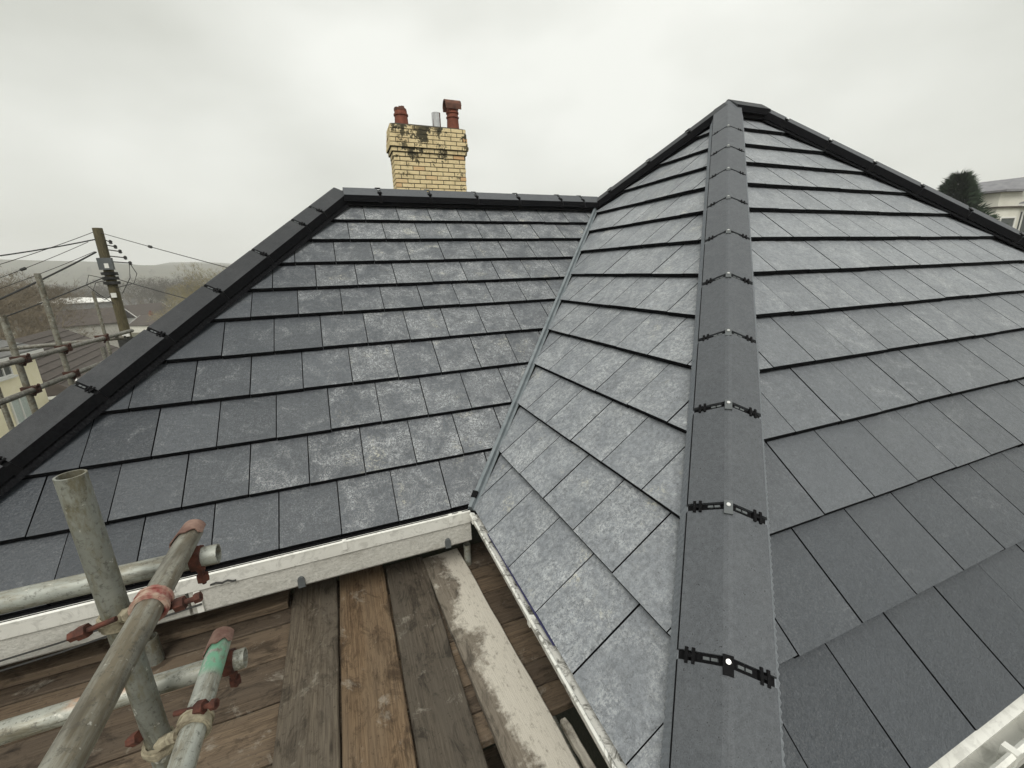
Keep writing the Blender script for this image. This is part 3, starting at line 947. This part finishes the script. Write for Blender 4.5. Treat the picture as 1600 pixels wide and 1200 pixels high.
SX, SY = -1.172, -1.235
near = empty('scaffold', (SX, SY, GZ), 'scaffold of galvanised tubes clamped together beside the walkway, with rusty couplers', 'scaffold')
tube_part(near, 'standard', (SX, SY, GZ), (SX, SY, 1.047), 'galvanised_blue')
T2X, T2Z, T4X, T4Z = -1.067, .768, -1.036, .475
T2Y, T4Y = -1.045, -1.128
tube_part(near, 'guard_rail', (T2X, T2Y, T2Z), (T2X, -3.6, T2Z), 'galvanised_weathered', 'weathered brown-grey guard rail tube running out over the walkway')
tube_part(near, 'guard_rail', (T4X, T4Y, T4Z), (T4X, -3.6, T4Z), 'galvanised_green', 'galvanised rail tube with a green painted end')
tube_part(near, 'ledger', (-1.006, -1.096, .715), (-4.0, -1.096, .715), 'galvanised', 'grey ledger tube crossing behind the upright')
tube_part(near, 'ledger', (-.985, -1.152, .415), (-4.0, -1.152, .415), 'galvanised_orange', 'ledger tube with faded orange paint')
tube_part(near, 'standard', (SX, -3.5, GZ), (SX, -3.5, 1.2), 'galvanised')
tube_part(near, 'standard', (-3.9, -1.24, GZ), (-3.9, -1.24, 1.2), 'galvanised')
for x in (-2.9, -1.9, -1.06, .02):
    tube_part(near, 'transom', (x, .27, -.5285), (x, -1.75, -.5285), 'galvanised')
tube_part(near, 'ledger', (-4.0, SY + .052, -.58), (.05, SY + .052, -.58), 'galvanised')


def coupler_between(c1, a1, r1, m1, c2, a2, r2, m2, bolts, label):
    """two clamped bands and the forged block that joins them"""
    c1, c2 = V(c1), V(c2)
    mb = MB(); rough_ring(mb, c1, a1, r1 + .001, .034, .005, jit=.0012, n=28)
    rough_ring(mb, c1 + V(a1) * .012, a1, r1 + .004, .007, .005, jit=.001, n=28); rough_ring(mb, c1 - V(a1) * .012, a1, r1 + .004, .007, .005, jit=.001, n=28)
    o = mb.build('coupler', m1, near, smooth=True); o['label'] = label
    mb = MB(); rough_ring(mb, c2, a2, r2 + .001, .030, .006, jit=.0022, n=28); rough_ring(mb, c2, a2, r2 + .005, .012, .005, .6, 5.0, jit=.0018)
    mb.build('coupler_jaw', m2, o, smooth=True)
    d = (c2 - c1); ln = d.length; d.normalize(); p, q = c1 + d * (r1 + .002), c2 - d * (r2 + .002)
    rd = random.Random(label); k = 5
    mb = MB(); mb.path([p.lerp(q, i / k) + V((rd.uniform(-.004, .004), rd.uniform(-.004, .004), rd.uniform(-.005, .005))) for i in range(k + 1)], [.017, .014, .012, .015, .013, .018], 7)
    mb.build('coupler_block', 'mortar_crust', o, smooth=True)
    for b0, b1, nut in bolts:
        mb = MB(); bolt(mb, b0, b1, .0058, nut); mb.build('coupler_bolt', 'rust', o)


coupler_between((T2X, -1.325, T2Z), (0, 1, 0), RT, 'red_paint', (SX, SY, .695), (0, 0, 1), RT, 'mortar_crust',
                [((-1.150, -1.285, .728), (-1.232, -1.279, .708), .72), ((-1.045, -1.318, .744), (-.985, -1.318, .752), .35)], 'red painted coupler on the weathered guard rail')
coupler_between((T4X, -1.372, T4Z), (0, 1, 0), RT, 'mortar_crust', (SX, SY, .315), (0, 0, 1), RT, 'mortar_crust',
                [((-1.075, -1.347, .498), (-.988, -1.372, .512), .62), ((-1.195, -1.255, .376), (-1.218, -1.25, .366), .3)], 'mortar-crusted coupler on the green ended rail')
# couplers holding the ledgers under the rails
for (x, y, zl, rl) in ((T2X, -1.096, .715, RT), (T4X, -1.152, .415, RT)):
    mb = MB(); rough_ring(mb, (x + .014, y, zl), (1, 0, 0), rl + .001, .024, .005, jit=.001)
    mb.box((x + .016, y - .026, zl - .052), (x + .026, y - .008, zl + .028)); bolt(mb, (x + .021, y - .016, zl - .068), (x + .021, y - .016, zl - .015), .005, .35)
    mb.build('coupler', 'rust', near, smooth=False)
# curled plates wrapped over the rail ends
for (x, z, y, rr_, ln) in ((T2X, T2Z, T2Y, RT, .075), (T4X, T4Z, T4Y, RT, .06)):
    mb = MB(); vs = []; fs = []; n = 16
    for i in range(n + 1):
        t = radians(10 + 165 * i / n); rad = V((cos(t), 0, sin(t)))
        l = ln * (.35 + .65 * i / n) + .006 * sin(i * 1.1)
        for q in (.0012, .0042):
            vs += [V((x, y + .014, z)) + rad * (rr_ + q - .004 * (i / n)), V((x, y - l, z)) + rad * (rr_ + q + .0015)]
    for i in range(n):
        a = i * 4; b = a + 4
        fs += [(a, a + 1, b + 1, b), (a + 2, b + 2, b + 3, a + 3), (a + 1, a + 3, b + 3, b + 1), (a, b, b + 2, a + 2)]
    fs += [(0, 2, 3, 1), (n * 4, n * 4 + 1, n * 4 + 3, n * 4 + 2)]
    mb.add(vs, fs); mb.build('end_plate', 'rust_pink', near, smooth=True)
# short upright stubs standing on the deck
mb = MB(); mb.tube((-.045, .062, -.4605), (-.045, .062, -.31), .0235, n=18, hollow=.004)
mb.build('tube_stub', 'galvanised', smooth=True, label='short upright grey tube stub in the corner below the valley', cat='tube')
mb = MB(); mb.tube((-1.72, .005, -.4605), (-1.72, .005, -.31), .034, n=18, hollow=.004)
mb.build('tube_stub', 'galvanised_blue', smooth=True, label='short upright tube stub on the deck behind the clamped upright', cat='tube')


def sag(p0, p1, s, n=14):
    p0, p1 = V(p0), V(p1)
    return [p0.lerp(p1, i / n) - V((0, 0, 4 * s * (i / n) * (1 - i / n))) for i in range(n + 1)]


# tie wires
mb = MB(); mb.path([(-1.56, -.075, -.04), (-1.62, -.085, -.03), (-1.70, -.082, -.07), (-1.66, -.085, -.11), (-1.56, -.08, -.12), (-1.75, -.08, -.125), (-2.0, -.08, -.15), (-2.4, -.08, -.175), (-3.0, -.08, -.19)], .0042, 6)
mb.build('tie_wire', 'cable_black', smooth=True, label='black cable looped and running along the concrete gutter block', cat='cable')
mb = MB(); mb.path([(-1.45, -.066, -.15), (-1.7, -.075, -.17), (-2.0, -.08, -.20), (-2.5, -.085, -.225), (-3.0, -.085, -.235)], .005, 6)
mb.build('tie_wire', 'cable_black', smooth=True, label='lower black cable stretched straight along the concrete gutter block', cat='cable')
mb = MB(); mb.path([(-1.395, -.068, -.055), (-1.37, -.071, -.049), (-1.345, -.073, -.056), (-1.32, -.072, -.05), (-1.30, -.073, -.061), (-1.285, -.073, -.06)], .005, 6)
mb.build('tie_wire', 'cable_black', smooth=True, label='short squiggle of black wire on the white gutter', cat='wire')

# ------------------------------------------------------------------ far scaffold beyond the left hip
far = empty('scaffold', (-3.44, 3.77, GZ - .4), 'scaffold of weathered upright poles and two rails beyond the left hip', 'scaffold')
FX = -3.438
for (x, y, zt, m) in ((FX - .05, 3.768, 1.524, 'galvanised_weathered'), (FX - .05, 3.071, 1.152, 'galvanised_weathered'), (FX - .05, 2.50, .42, 'galvanised_weathered'),
                      (FX - 1.15, 7.49, 1.265, 'galvanised_weathered'), (FX - .9, 4.2, .30, 'galvanised_weathered'), (FX - .05, 4.62, .62, 'galvanised_far')):
    tube_part(far, 'standard', (x, y, GZ - .6), (x, y, zt), m)
tube_part(far, 'guard_rail', (FX, 1.2, .748), (FX, 5.42, .728), 'galvanised_far')
tube_part(far, 'guard_rail', (FX, 1.2, .436), (FX, 5.3, .450), 'galvanised_far')
for y, z in ((3.768, .733), (3.071, .737), (3.768, .443), (3.071, .44), (4.62, .73), (2.5, .438)):
    mb = MB(); mb.box((FX - .085, y - .035, z - .035), (FX + .032, y + .035, z + .035)); rough_ring(mb, (FX, y, z), (0, 1, 0), RT + .001, .05, .012)
    mb.tube((FX - .02, y + .01, z - .06), (FX + .045, y - .01, z + .05), .012, n=8)
    mb.build('coupler', 'rust_dark', far)
tube_part(far, 'transom', (FX + .1, 4.9, .69), (FX - 1.3, 5.1, .62), 'galvanised_far')

# ------------------------------------------------------------------ utility pole and overhead cables
PX, PY = -6.2, 12.58
pole = empty('utility_pole', (PX, PY, -9.5), 'weathered timber utility pole with grey box, insulators and looped wires', 'pole')
mb = MB(); mb.tube((PX, PY, -9.5), (PX, PY, 2.77), .15, .105, 14); mb.build('pole_shaft', 'pole_wood', pole, smooth=True)
mb = MB(); mb.box((PX - .11, PY - .22, 1.72), (PX + .19, PY - .11, 2.02)); b = mb.build('junction_box', 'grey_plastic', pole)
mb = MB(); mb.box((PX + .02, PY - .226, 1.76), (PX + .11, PY - .2205, 1.88)); mb.build('notice', 'white_render', b)
mb = MB(); mb.box((PX - .03, PY - .17, 1.00), (PX + .08, PY - .135, 1.12)); mb.build('notice_plate', 'white_render', pole)
for i, z in enumerate((2.42, 2.30, 2.18, 2.02, 1.88)):
    mb = MB(); c = V((PX + .22 + i * .075, PY - .06, z))
    mb.lathe(c, [(.015, -.05), (.045, -.03), (.03, -.005), (.045, .015), (.02, .05)], 10); mb.tube(c, (PX + .1, PY, z + .05), .014, n=6)
    mb.build('insulator', 'cable_black', pole)
for k, pts in enumerate([[(PX + .5, PY - .05, 1.9), (PX + .62, PY - .1, 1.6), (PX + .5, PY - .1, 1.35), (PX + .1, PY - .1, 1.25)],
                         [(PX + .5, PY - .05, 1.9), (PX + .45, PY - .1, 1.5), (PX + .2, PY - .1, 1.1), (PX + .1, PY - .1, 1.2)],
                         [(PX - .1, PY - .05, 1.5), (PX - .4, PY - .1, 1.6), (PX - .5, PY - .1, 1.35), (PX - .3, PY - .1, 1.1), (PX, PY - .1, .8)],
                         [(PX - .1, PY - .05, 1.45), (PX - .3, PY - .1, 1.4), (PX - .42, PY - .1, 1.15), (PX - .2, PY - .1, .95), (PX, PY - .1, 1.1)]]):
    mb = MB(); mb.path(pts, .010, 5); mb.build('wire_loop', 'cable_black', pole)
for z in (1.62, 1.50, 1.38):
    mb = MB(); rough_ring(mb, (PX, PY, z), (0, 0, 1), .125, .07, .05, n=14, jit=.012); mb.build('cable_clamp', 'cable_black', pole)
mb = MB(); mb.box((PX - .02, PY - .20, -.05), (PX + .14, PY - .14, .07)); mb.build('notice_plate', 'white_render', pole)
mb = MB(); rough_ring(mb, (PX, PY, -.35), (0, 0, 1), .14, .5, .07, n=14, jit=.02); mb.build('cable_clamp', 'cable_black', pole)


def pix(x, y, D): return CAM + (Fw + Rt * (x - 800) / 660.78 - Up * (y - 600) / 660.78) * D


def cable(a, b, Da, Db, r, label, s=.12, lump=None):
    """a cable between two poles; the second end lies outside the picture"""
    p0, p1 = pix(*a, Da), pix(*b, Db)
    e = p0 + (p1 - p0) * 2.6
    mb = MB(); pts = sag(p0, e, s); mb.path(pts, r, 6)
    o = mb.build('overhead_cable', 'cable_black', smooth=True, label=label, cat='cable')
    if lump:
        c = pts[0].lerp(pts[-1], lump); k = min(range(len(pts)), key=lambda i: abs(i / (len(pts) - 1) - lump))
        fr = lump * (len(pts) - 1); k = int(fr); c = pts[k].lerp(pts[k + 1], fr - k); d = (pts[k + 1] - pts[k]).normalized()
        mb = MB(); mb.path([c - d * .07, c - d * .05, c + d * .05, c + d * .07], [.01, .032, .032, .01], 8); mb.build('cable_joint', 'cable_black', o)


cable((145, 363), (0, 404), 11, 9.5, .008, 'thin overhead cable leaving the very top of the utility pole')
cable((149, 374), (0, 391), 11, 9.5, .016, 'thick overhead cable running nearly level from the pole')
cable((138, 378), (0, 425), 11, 9.5, .007, 'thin overhead cable carrying a dark joint, left of the pole', lump=.30)
cable((148, 393), (0, 442), 11, 9.5, .007, 'thin overhead cable just above the thick sloping one')
cable((150, 394), (0, 457), 11, 8.5, .019, 'thick sloping overhead cable passing behind the tallest scaffold pole')
cable((166, 432), (0, 488), 11, 8.5, .013, 'low overhead cable from the foot of the looped wires')
cable((158, 364), (350, 413), 11, 8.2, .008, 'thin overhead cable with a dark joint running towards the roof', s=.05, lump=.18)
cable((183, 436), (300, 466), 11, 10, .011, 'low overhead cable running from the pole behind the left hip', s=.05)


# ------------------------------------------------------------------ neighbouring buildings
def gable_house(name, c, rz, lx, ly, zb, ze, zr, wall, roof, label, group=None, hip=0., windows=(), chim=False, over=.25, cat='house', courses=0, fascia=True):
    """ridge along local x; windows: (face, along, z, w, h)"""
    R = Matrix.Rotation(rz, 3, 'Z'); c = V((c[0], c[1], 0))
    W = lambda x, y, z: c + R @ V((x, y, z))
    root = empty(name, (c.x, c.y, zb), label, cat, group)
    mb = MB(); hx, hy = lx / 2, ly / 2
    vs = [W(x, y, z) for z in (zb, ze) for x, y in ((-hx, -hy), (hx, -hy), (hx, hy), (-hx, hy))]
    fs = [(3, 2, 1, 0), (4, 5, 6, 7), (0, 1, 5, 4), (1, 2, 6, 5), (2, 3, 7, 6), (3, 0, 4, 7)]
    if not hip:
        zt = ze + (zr - ze) * hy / (hy + over) - .03
        vs += [W(-hx, 0, zt), W(hx, 0, zt)]; fs += [(4, 8, 7), (5, 6, 9)]
    mb.add(vs, fs); mb.build('wall', wall, root)
    ox, oy = hx + over, hy + over; rh = max(0.05, ox - hip)
    mb = MB()
    for dz, fl in ((0, 0), (.12, 1)):
        pass
    A = [W(-ox, -oy, ze), W(ox, -oy, ze), W(ox, oy, ze), W(-ox, oy, ze), W(-rh, 0, zr), W(rh, 0, zr)]
    B = [p + V((0, 0, .13)) for p in A]
    mb.add(A + B, [(6, 7, 11, 10), (8, 9, 10, 11), (7, 8, 11), (9, 6, 10), (1, 0, 4, 5), (3, 2, 5, 4), (2, 1, 5), (0, 3, 4),
                   (0, 1, 7, 6), (1, 2, 8, 7), (2, 3, 9, 8), (3, 0, 6, 9)])
    rf = mb.build('roof', roof, root)
    if courses:
        mb = MB()
        for sgn in (-1, 1):
            for k in range(1, courses):
                f = k / courses; xr = ox + (rh - ox) * f; y = sgn * oy * (1 - f); z = ze + .13 + (zr - ze) * f
                q = W(-xr, y, z); e = W(xr, y, z); n = R @ V((0, sgn * .03, 0)) + V((0, 0, .03))
                mb.prism([q - n * .2, q + n, q + n + R @ V((0, -sgn * .12, .0))], (0, 0, 0), e - q)
        mb.build('tile_course', roof, rf, kind='stuff')
    if fascia:
        mb = MB()
        if hip:
            for sgn in (-1, 1):
                q = W(-ox, sgn * (oy + .012), ze - .10); mb.box((-ox, sgn * oy + (.0 if sgn > 0 else -.03), ze - .1), (ox, sgn * oy + (.03 if sgn > 0 else 0), ze + .06), R, c)
            for sgn in (-1, 1): mb.box((sgn * ox + (0 if sgn > 0 else -.03), -oy, ze - .1), (sgn * ox + (.03 if sgn > 0 else 0), oy, ze + .06), R, c)
        else:
            for sx in (-1, 1):
                for sy in (-1, 1):
                    a, b = W(sx * (ox + .02), sy * oy, ze), W(sx * (ox + .02), 0, zr)
                    mb.prism([a + V((0, 0, -.16)), a + V((0, 0, .14)), b + V((0, 0, .14)), b + V((0, 0, -.16))], (0, 0, 0), R @ V((sx * .05, 0, 0)))
        mb.build('fascia', 'white_render', root)
    for (face, al, z, ww, hh) in windows:
        if face in 'fb':
            sg = -1 if face == 'f' else 1; bx = lambda x0, x1, z0, z1, d0, d1: ((x0, sg * hy + min(sg * d0, sg * d1), z0), (x1, sg * hy + max(sg * d0, sg * d1), z1))
        else:
            sg = -1 if face == 'l' else 1; bx = lambda x0, x1, z0, z1, d0, d1: ((sg * hx + min(sg * d0, sg * d1), x0, z0), (sg * hx + max(sg * d0, sg * d1), x1, z1))
        mb = MB(); t = .07; x0, x1, z0, z1 = al - ww / 2, al + ww / 2, z, z + hh
        for q in ((x0, x1, z0, z0 + t), (x0, x1, z1 - t, z1), (x0, x0 + t, z0 + t, z1 - t), (x1 - t, x1, z0 + t, z1 - t), ((x0 + x1) / 2 - t / 2, (x0 + x1) / 2 + t / 2, z0 + t, z1 - t)):
            mb.box(*bx(*q, .003, .06), R, c)
        mb.box(*bx(x0 - .1, x1 + .1, z0 - .09, z0 - .004, .003, .13), R, c)
        wd = mb.build('window', 'white_render', root)
        for xa, xb in ((x0 + t, (x0 + x1) / 2 - t / 2), ((x0 + x1) / 2 + t / 2, x1 - t)):
            mb = MB(); mb.box(*bx(xa, xb, z0 + t, z1 - t, .004, .02), R, c); mb.build('pane', 'window_glass' if face != 'f' or label.find('cream') < 0 or z > -3 else 'curtain', wd)
    if chim:
        mb = MB(); mb.box((lx * .3 - .3, -.45, zr - .9), (lx * .3 + .3, .25, zr + .8), R, c); k = mb.build('chimney_stack', 'brick_red_far', rf)
        for q in (-.25, .1):
            mb = MB(); mb.lathe(c + R @ V((lx * .3, q - .05, zr + .8)), [(.13, 0), (.11, .3), (.13, .32), (.12, .4)], 10); mb.build('chimney_pot', 'terracotta', k)
    return root


def polar(px, dist):
    """ground position in the direction of a picture column at a distance"""
    d = Fw + Rt * (px - 800) / 660.78 - Up * (450 - 600) / 660.78
    d = V((d.x, d.y, 0)).normalized()
    return CAM.x + d.x * dist, CAM.y + d.y * dist


# cream house on the left: long side runs along y, facing +x; ridge along local x = world y
gable_house('cream_house', (-18.2, 20.1), pi / 2, 8.0, 8.2, -9.0, -1.60, .75, 'cream_render', 'grey_roof',
            'cream rendered house with white windows and grey hipped roof, left of the scaffold', hip=2.6,
            windows=[('f', 1.75, -2.36, 1.0, .72), ('f', 2.08, -4.45, 1.15, 1.15), ('f', -1.0, -2.36, 1.0, .72), ('f', -1.2, -4.45, 1.2, 1.15)], courses=9)
gable_house('brown_roofed_house', (-19.5, 34.0), radians(98), 13, 7.5, -10, -4.6, -1.95, 'render_wall', 'brown_roof',
            'low house with a broad dark brown tiled roof behind the scaffold poles', courses=10, hip=.4,
            windows=[('f', 0, -6.6, 1.4, 1.1)])
gable_house('garden_annexe', (-10.9, 24.8), radians(20), 3.6, 2.6, -9.3, -4.0, -3.2, 'white_render', 'grey_roof', 'small white annexe with a grey lean roof below the brown roofed house', cat='building')
gable_house('white_gabled_house', polar(106, 100), radians(25), 9, 6.5, -12, -5.3, -3.0, 'render_wall', 'brown_roof', 'brown roofed house with white bargeboards in the valley', windows=[('l', 0, -8, 1.4, 1.2)], group='houses in the valley')
gable_house('white_gabled_house', polar(216, 150), radians(62), 11, 7, -13, -7.6, -4.7, 'white_render', 'brown_roof', 'white gabled house beside the utility pole in the valley', windows=[('l', 0, -7.5, 1.4, 1.2), ('f', -2, -10, 1.4, 1.2)], group='houses in the valley')
gable_house('white_gabled_house', polar(203, 158), radians(74), 11, 7, -13, -8.2, -5.6, 'white_render', 'grey_roof', 'white gabled house with grey roof, partly behind the utility pole', windows=[('l', 0, -8.5, 1.4, 1.2)], group='houses in the valley')
gable_house('white_gabled_house', polar(248, 138), radians(150), 14, 7, -13, -9.3, -7.2, 'pale_render', 'brown_roof', 'long pale house with brown roof among the bare bushes', windows=[('f', -3, -11, 1.2, 1.2), ('f', 0, -11, 1.2, 1.2), ('f', 3, -11, 1.2, 1.2)], group='houses in the valley', chim=True)
gable_house('white_gabled_house', polar(150, 200), radians(10), 26, 10, -14, -7, -4.6, 'pale_render', 'grey_roof', 'long low pale roofed building among the far trees', group='houses in the valley')
gable_house('white_gabled_house', polar(170, 178), radians(40), 14, 8, -15, -9, -6.2, 'white_render', 'grey_roof', 'far white house half hidden by bare trees', group='houses in the valley')
gable_house('white_gabled_house', polar(228, 200), radians(110), 14, 8, -15, -9.5, -6.8, 'white_render', 'brown_roof', 'far white house below the round topped tree', group='houses in the valley')
gable_house('flat_roofed_shed', polar(102, 148), radians(8), 17, 9, -13, -3.2, -2.2, 'grey_roof', 'white_render', 'shed with a low white roof in front of the brown trees', hip=6, cat='shed')
# pale house on the right with its bay
rr = gable_house('pale_villa', (46.6, 12.4), radians(-74), 13, 10, -4, 4.45, 6.55, 'pale_render', 'slate_roof', 'pale rendered house with slate hipped roof behind the conifer', hip=2.4,
                 windows=[('f', 1.2, 2.2, 1.0, 1.9), ('f', 3.2, 1.6, 1.3, 2.2), ('f', -1.5, 2.2, 1.0, 1.9)])
Rv = Matrix.Rotation(radians(-74), 3, 'Z'); cv = V((46.6, 12.4, 0))
bay = [(-5.4, -5.0), (-5.0, -6.4), (-2.6, -6.4), (-1.6, -5.0)]
mb = MB(); mb.prism([cv + Rv @ V((x, y, 0)) for x, y in bay], (0, 0, -4), (0, 0, 5.25)); bayo = mb.build('bay_wall', 'pale_render', rr)
mb = MB(); mb.prism([cv + Rv @ V((x * 1.0 + (-.25 if x < -3.5 else .25), y - .25, 0)) for x, y in bay], (0, 0, 5.252), (0, 0, 5.37)); mb.build('bay_roof', 'slate_roof', rr)
mb = MB(); mb.prism([cv + Rv @ V((x * 1.0 + (-.1 if x < -3.5 else .1), y - .1, 0)) for x, y in bay], (0, 0, 4.3), (0, 0, 4.38)); mb.build('bay_band', 'brown_roof', rr)
for (ax_, ay_), (bx_, by_) in (((-5.0, -6.4), (-2.6, -6.4)), ((-2.6, -6.4), (-1.6, -5.0)), ((-5.4, -5.0), (-5.0, -6.4))):
    a, b = cv + Rv @ V((ax_, ay_, 0)), cv + Rv @ V((bx_, by_, 0)); d = (b - a); ln = d.length; d.normalize(); n = V((d.y, -d.x, 0))
    R2 = Matrix((d, -n, V((0, 0, 1)))).transposed()
    mb = MB(); x0, x1, z0, z1 = ln * .18, ln * .82, 1.7, 3.75; t = .1
    for q in ((x0, x1, z0, z0 + t), (x0, x1, z1 - t, z1), (x0, x0 + t, z0 + t, z1 - t), (x1 - t, x1, z0 + t, z1 - t), (x0 + t, x1 - t, 2.75, 2.83)):
        mb.box((q[0], -.07, q[2]), (q[1], -.003, q[3]), R2, a)
    wd = mb.build('window', 'white_render', rr)
    mb = MB(); mb.box((x0 + t, -.02, z0 + t), (x1 - t, -.004, 2.75), R2, a); mb.build('pane', 'window_glass', wd)
    mb = MB(); mb.box((x0 + t, -.02, 2.83), (x1 - t, -.004, z1 - t), R2, a); mb.build('pane', 'window_glass', wd)

# ------------------------------------------------------------------ trees
def bare_tree_mesh(seed, H, spread, trunk_r, twig, levels=5):
    rd = random.Random(seed); tr = MB(); br = MB()

    def grow(p, d, ln, r, lev):
        segs = 3 if lev < 2 else 2; q = p; rr = r
        for k in range(segs):
            d2 = (d + V((rd.uniform(-.18, .18), rd.uniform(-.18, .18), rd.uniform(-.02, .16)))).normalized()
            e = q + d2 * ln / segs; r2 = rr * .82
            (tr if lev == 0 else br).tube(q, e, rr, r2, 6 if lev == 0 else (4 if lev < 3 else 3), caps=False)
            if lev > 0 and k < segs and lev < levels and rd.random() < .75:
                side = d2.orthogonal().normalized(); side.rotate(Matrix.Rotation(rd.uniform(0, 2 * pi), 3, d2))
                grow(e, (d2 * .75 + side * spread).normalized(), ln * rd.uniform(.5, .72), r2 * .6, lev + 1)
            q, d, rr = e, d2, r2
        if lev < levels:
            n = rd.choice((3, 4, 4)) if lev == 0 else rd.choice((2, 2, 3)); a0 = rd.uniform(0, 6.28)
            for i in range(n):
                side = d.orthogonal().normalized(); side.rotate(Matrix.Rotation(a0 + i * 2 * pi / n + rd.uniform(-.4, .4), 3, d))
                grow(q, (d + side * spread * rd.uniform(.6, 1.25)).normalized(), ln * rd.uniform(.62, .82), rr * .68, lev + 1)
        else:
            for i in range(7):
                side = V((rd.uniform(-1, 1), rd.uniform(-1, 1), rd.uniform(-.2, 1))).normalized()
                t = q + (d * .8 + side).normalized() * ln * rd.uniform(.5, 1.0); wv = side.orthogonal().normalized() * .0085 * H / 10
                br.add([q - wv, q + wv, t], [(0, 1, 2)])
    grow(V((0, 0, 0)), V((rd.uniform(-.05, .05), rd.uniform(-.05, .05), 1)), H * .30, trunk_r, 0)
    return tr.mesh('trunk', 'bark', V((0, 0, 0)), True), br.mesh('crown', twig, V((0, 0, 0)))


TREES = {}
for i, (tw, sp) in enumerate((('twigs_brown', .62), ('twigs_grey', .7), ('twigs_olive', .45), ('twigs_brown', .5))):
    TREES[i] = bare_tree_mesh(100 + i, 10, sp, .22, tw)


def tree(k, x, y, h, label, group, name='bare_tree', rz=None):
    z = ground_z(x, y) - .1
    root = empty(name, (x, y, z), label, 'tree', group)
    for nm, me in zip(('trunk', 'crown'), TREES[k]):
        o = bpy.data.objects.new(nm, me); col.objects.link(o); o.parent = root
        s = h / 10.; o.scale = (s, s, s * random.uniform(.9, 1.1)); o.rotation_euler = (0, 0, random.uniform(0, 6.28) if rz is None else rz)
    return root


LB_ = 'brown leafless tree in the clump behind the cream house'
for px, dist, k, h in [(-60, 60, 0, 12), (-20, 66, 0, 13), (8, 62, 3, 12.5), (30, 78, 0, 13.2), (44, 96, 3, 12.5), (-5, 80, 3, 14), (18, 88, 0, 14.0), (-90, 70, 0, 14), (52, 120, 0, 15), (2, 52, 3, 9.0), (26, 56, 0, 8.6), (-25, 50, 0, 9), (74, 170, 0, 14), (60, 150, 3, 14), (38, 66, 3, 9.5)]:
    tree(k, *polar(px, dist), h, LB_, 'brown trees behind the cream house')
LG_ = 'grey brown bare tree in the valley right of the utility pole'
for px, dist, k, h in [(128, 190, 1, 14), (138, 210, 1, 15), (155, 215, 1, 16), (205, 190, 1, 15), (222, 175, 1, 17.5), (232, 170, 1, 16), (247, 190, 1, 16), (262, 160, 1, 15.5), (278, 180, 1, 17), (292, 165, 1, 15), (306, 190, 1, 17), (330, 180, 1, 16), (215, 160, 3, 10), (262, 122, 1, 8), (275, 108, 3, 8.5), (100, 185, 1, 14), (88, 175, 1, 14)]:
    tree(k, *polar(px, dist), h, LG_, 'grey trees of the valley')
LO_ = 'olive budding tree showing just above the left hip tiles'
for px, dist, k, h in [(286, 74, 2, 9.6), (304, 66, 2, 10.6), (320, 68, 2, 11.4), (338, 70, 2, 12), (298, 90, 2, 10.4)]:
    tree(k, *polar(px, dist), h, LO_, 'olive trees above the hip')
# far wood: one mass
rd = random.Random(5); mb = MB()
for i in range(1500):
    a = radians(rd.uniform(-62, 62)) + yaw - .35; r = rd.uniform(260, 900)
    x, y = CAM.x + sin(a) * r, CAM.y + cos(a) * r; z = ground_z(x, y)
    if mnoise.noise(V((x / 90, y / 90, 2))) < -.18: continue
    H = rd.uniform(8, 13); W_ = rd.uniform(3, 5.5)
    for j in range(60):
        d = V((rd.gauss(0, 1), rd.gauss(0, 1), rd.gauss(0, 1))).normalized() * (rd.random() ** .4)
        c = V((x + d.x * W_, y + d.y * W_, z + H * .58 + d.z * H * .42)); u = V((rd.uniform(-1, 1), rd.uniform(-1, 1), rd.uniform(.2, 1.6))).normalized() * rd.uniform(.8, 1.8); v = V((rd.uniform(-1, 1), rd.uniform(-1, 1), rd.uniform(-1, 1))).normalized() * rd.uniform(.3, .7)
        mb.add([c - u, c + v, c + u], [(0, 1, 2)])
mb.build('woodland', 'twigs_grey', origin=(0, 0, 0), kind='stuff', label='distant bare woodland covering the valley side', cat='woodland')
# conifer on the right
def conifer(x, y, zb, zt, rad, label):
    root = empty('conifer_tree', (x, y, zb), label, 'tree'); rd = random.Random(3)
    mb = MB(); mb.tube((x, y, zb), (x, y, zt - .4), .28, .03, 8, caps=False); mb.build('trunk', 'bark', root)
    mb = MB()
    for i in range(2800):
        f = rd.random() ** .85; z = zb + 1.2 + (zt - zb - 1.2) * f
        rr = rad * (1 - f) ** .72 * (.9 + .1 * sin(11 * f + 2)) + .10; a = rd.uniform(0, 6.28)
        lump = 1 + .28 * mnoise.noise(V((cos(a) * 1.7, sin(a) * 1.7, z * .8)))
        r = rr * lump * rd.uniform(.45, 1.03); c = V((x + cos(a) * r, y + sin(a) * r, z))
        out = V((cos(a), sin(a), rd.uniform(.2, .9))).normalized()
        for k in range(5):
            d = (out + V((rd.uniform(-.6, .6), rd.uniform(-.6, .6), rd.uniform(-.4, .5)))).normalized() * rd.uniform(.25, .62)
            s = d.orthogonal().normalized() * rd.uniform(.04, .09)
            mb.add([c - s, c + s, c + d], [(0, 1, 2)])
    mb.build('crown', 'conifer_leaf', root)


conifer(38.3, 14.7, -2.6, 6.45, 3.3, 'dark green conifer standing behind the right hip')

# ------------------------------------------------------------------ haze
mb = MB(); mb.box((-1700, -1700, -70), (1700, 1700, 110))
hz = mb.build('haze', 'steel', origin=(0, 0, -70), kind='stuff')
hm = bpy.data.materials.new('haze_air'); hm.use_nodes = True; nt = hm.node_tree
nt.nodes.clear(); ho = nt.nodes.new('ShaderNodeOutputMaterial'); pv = nt.nodes.new('ShaderNodeVolumePrincipled')
pv.inputs['Color'].default_value = (.975, .985, 1, 1); pv.inputs['Density'].default_value = .0007
nt.links.new(pv.outputs[0], ho.inputs['Volume'])
hz.data.materials.clear(); hz.data.materials.append(hm)
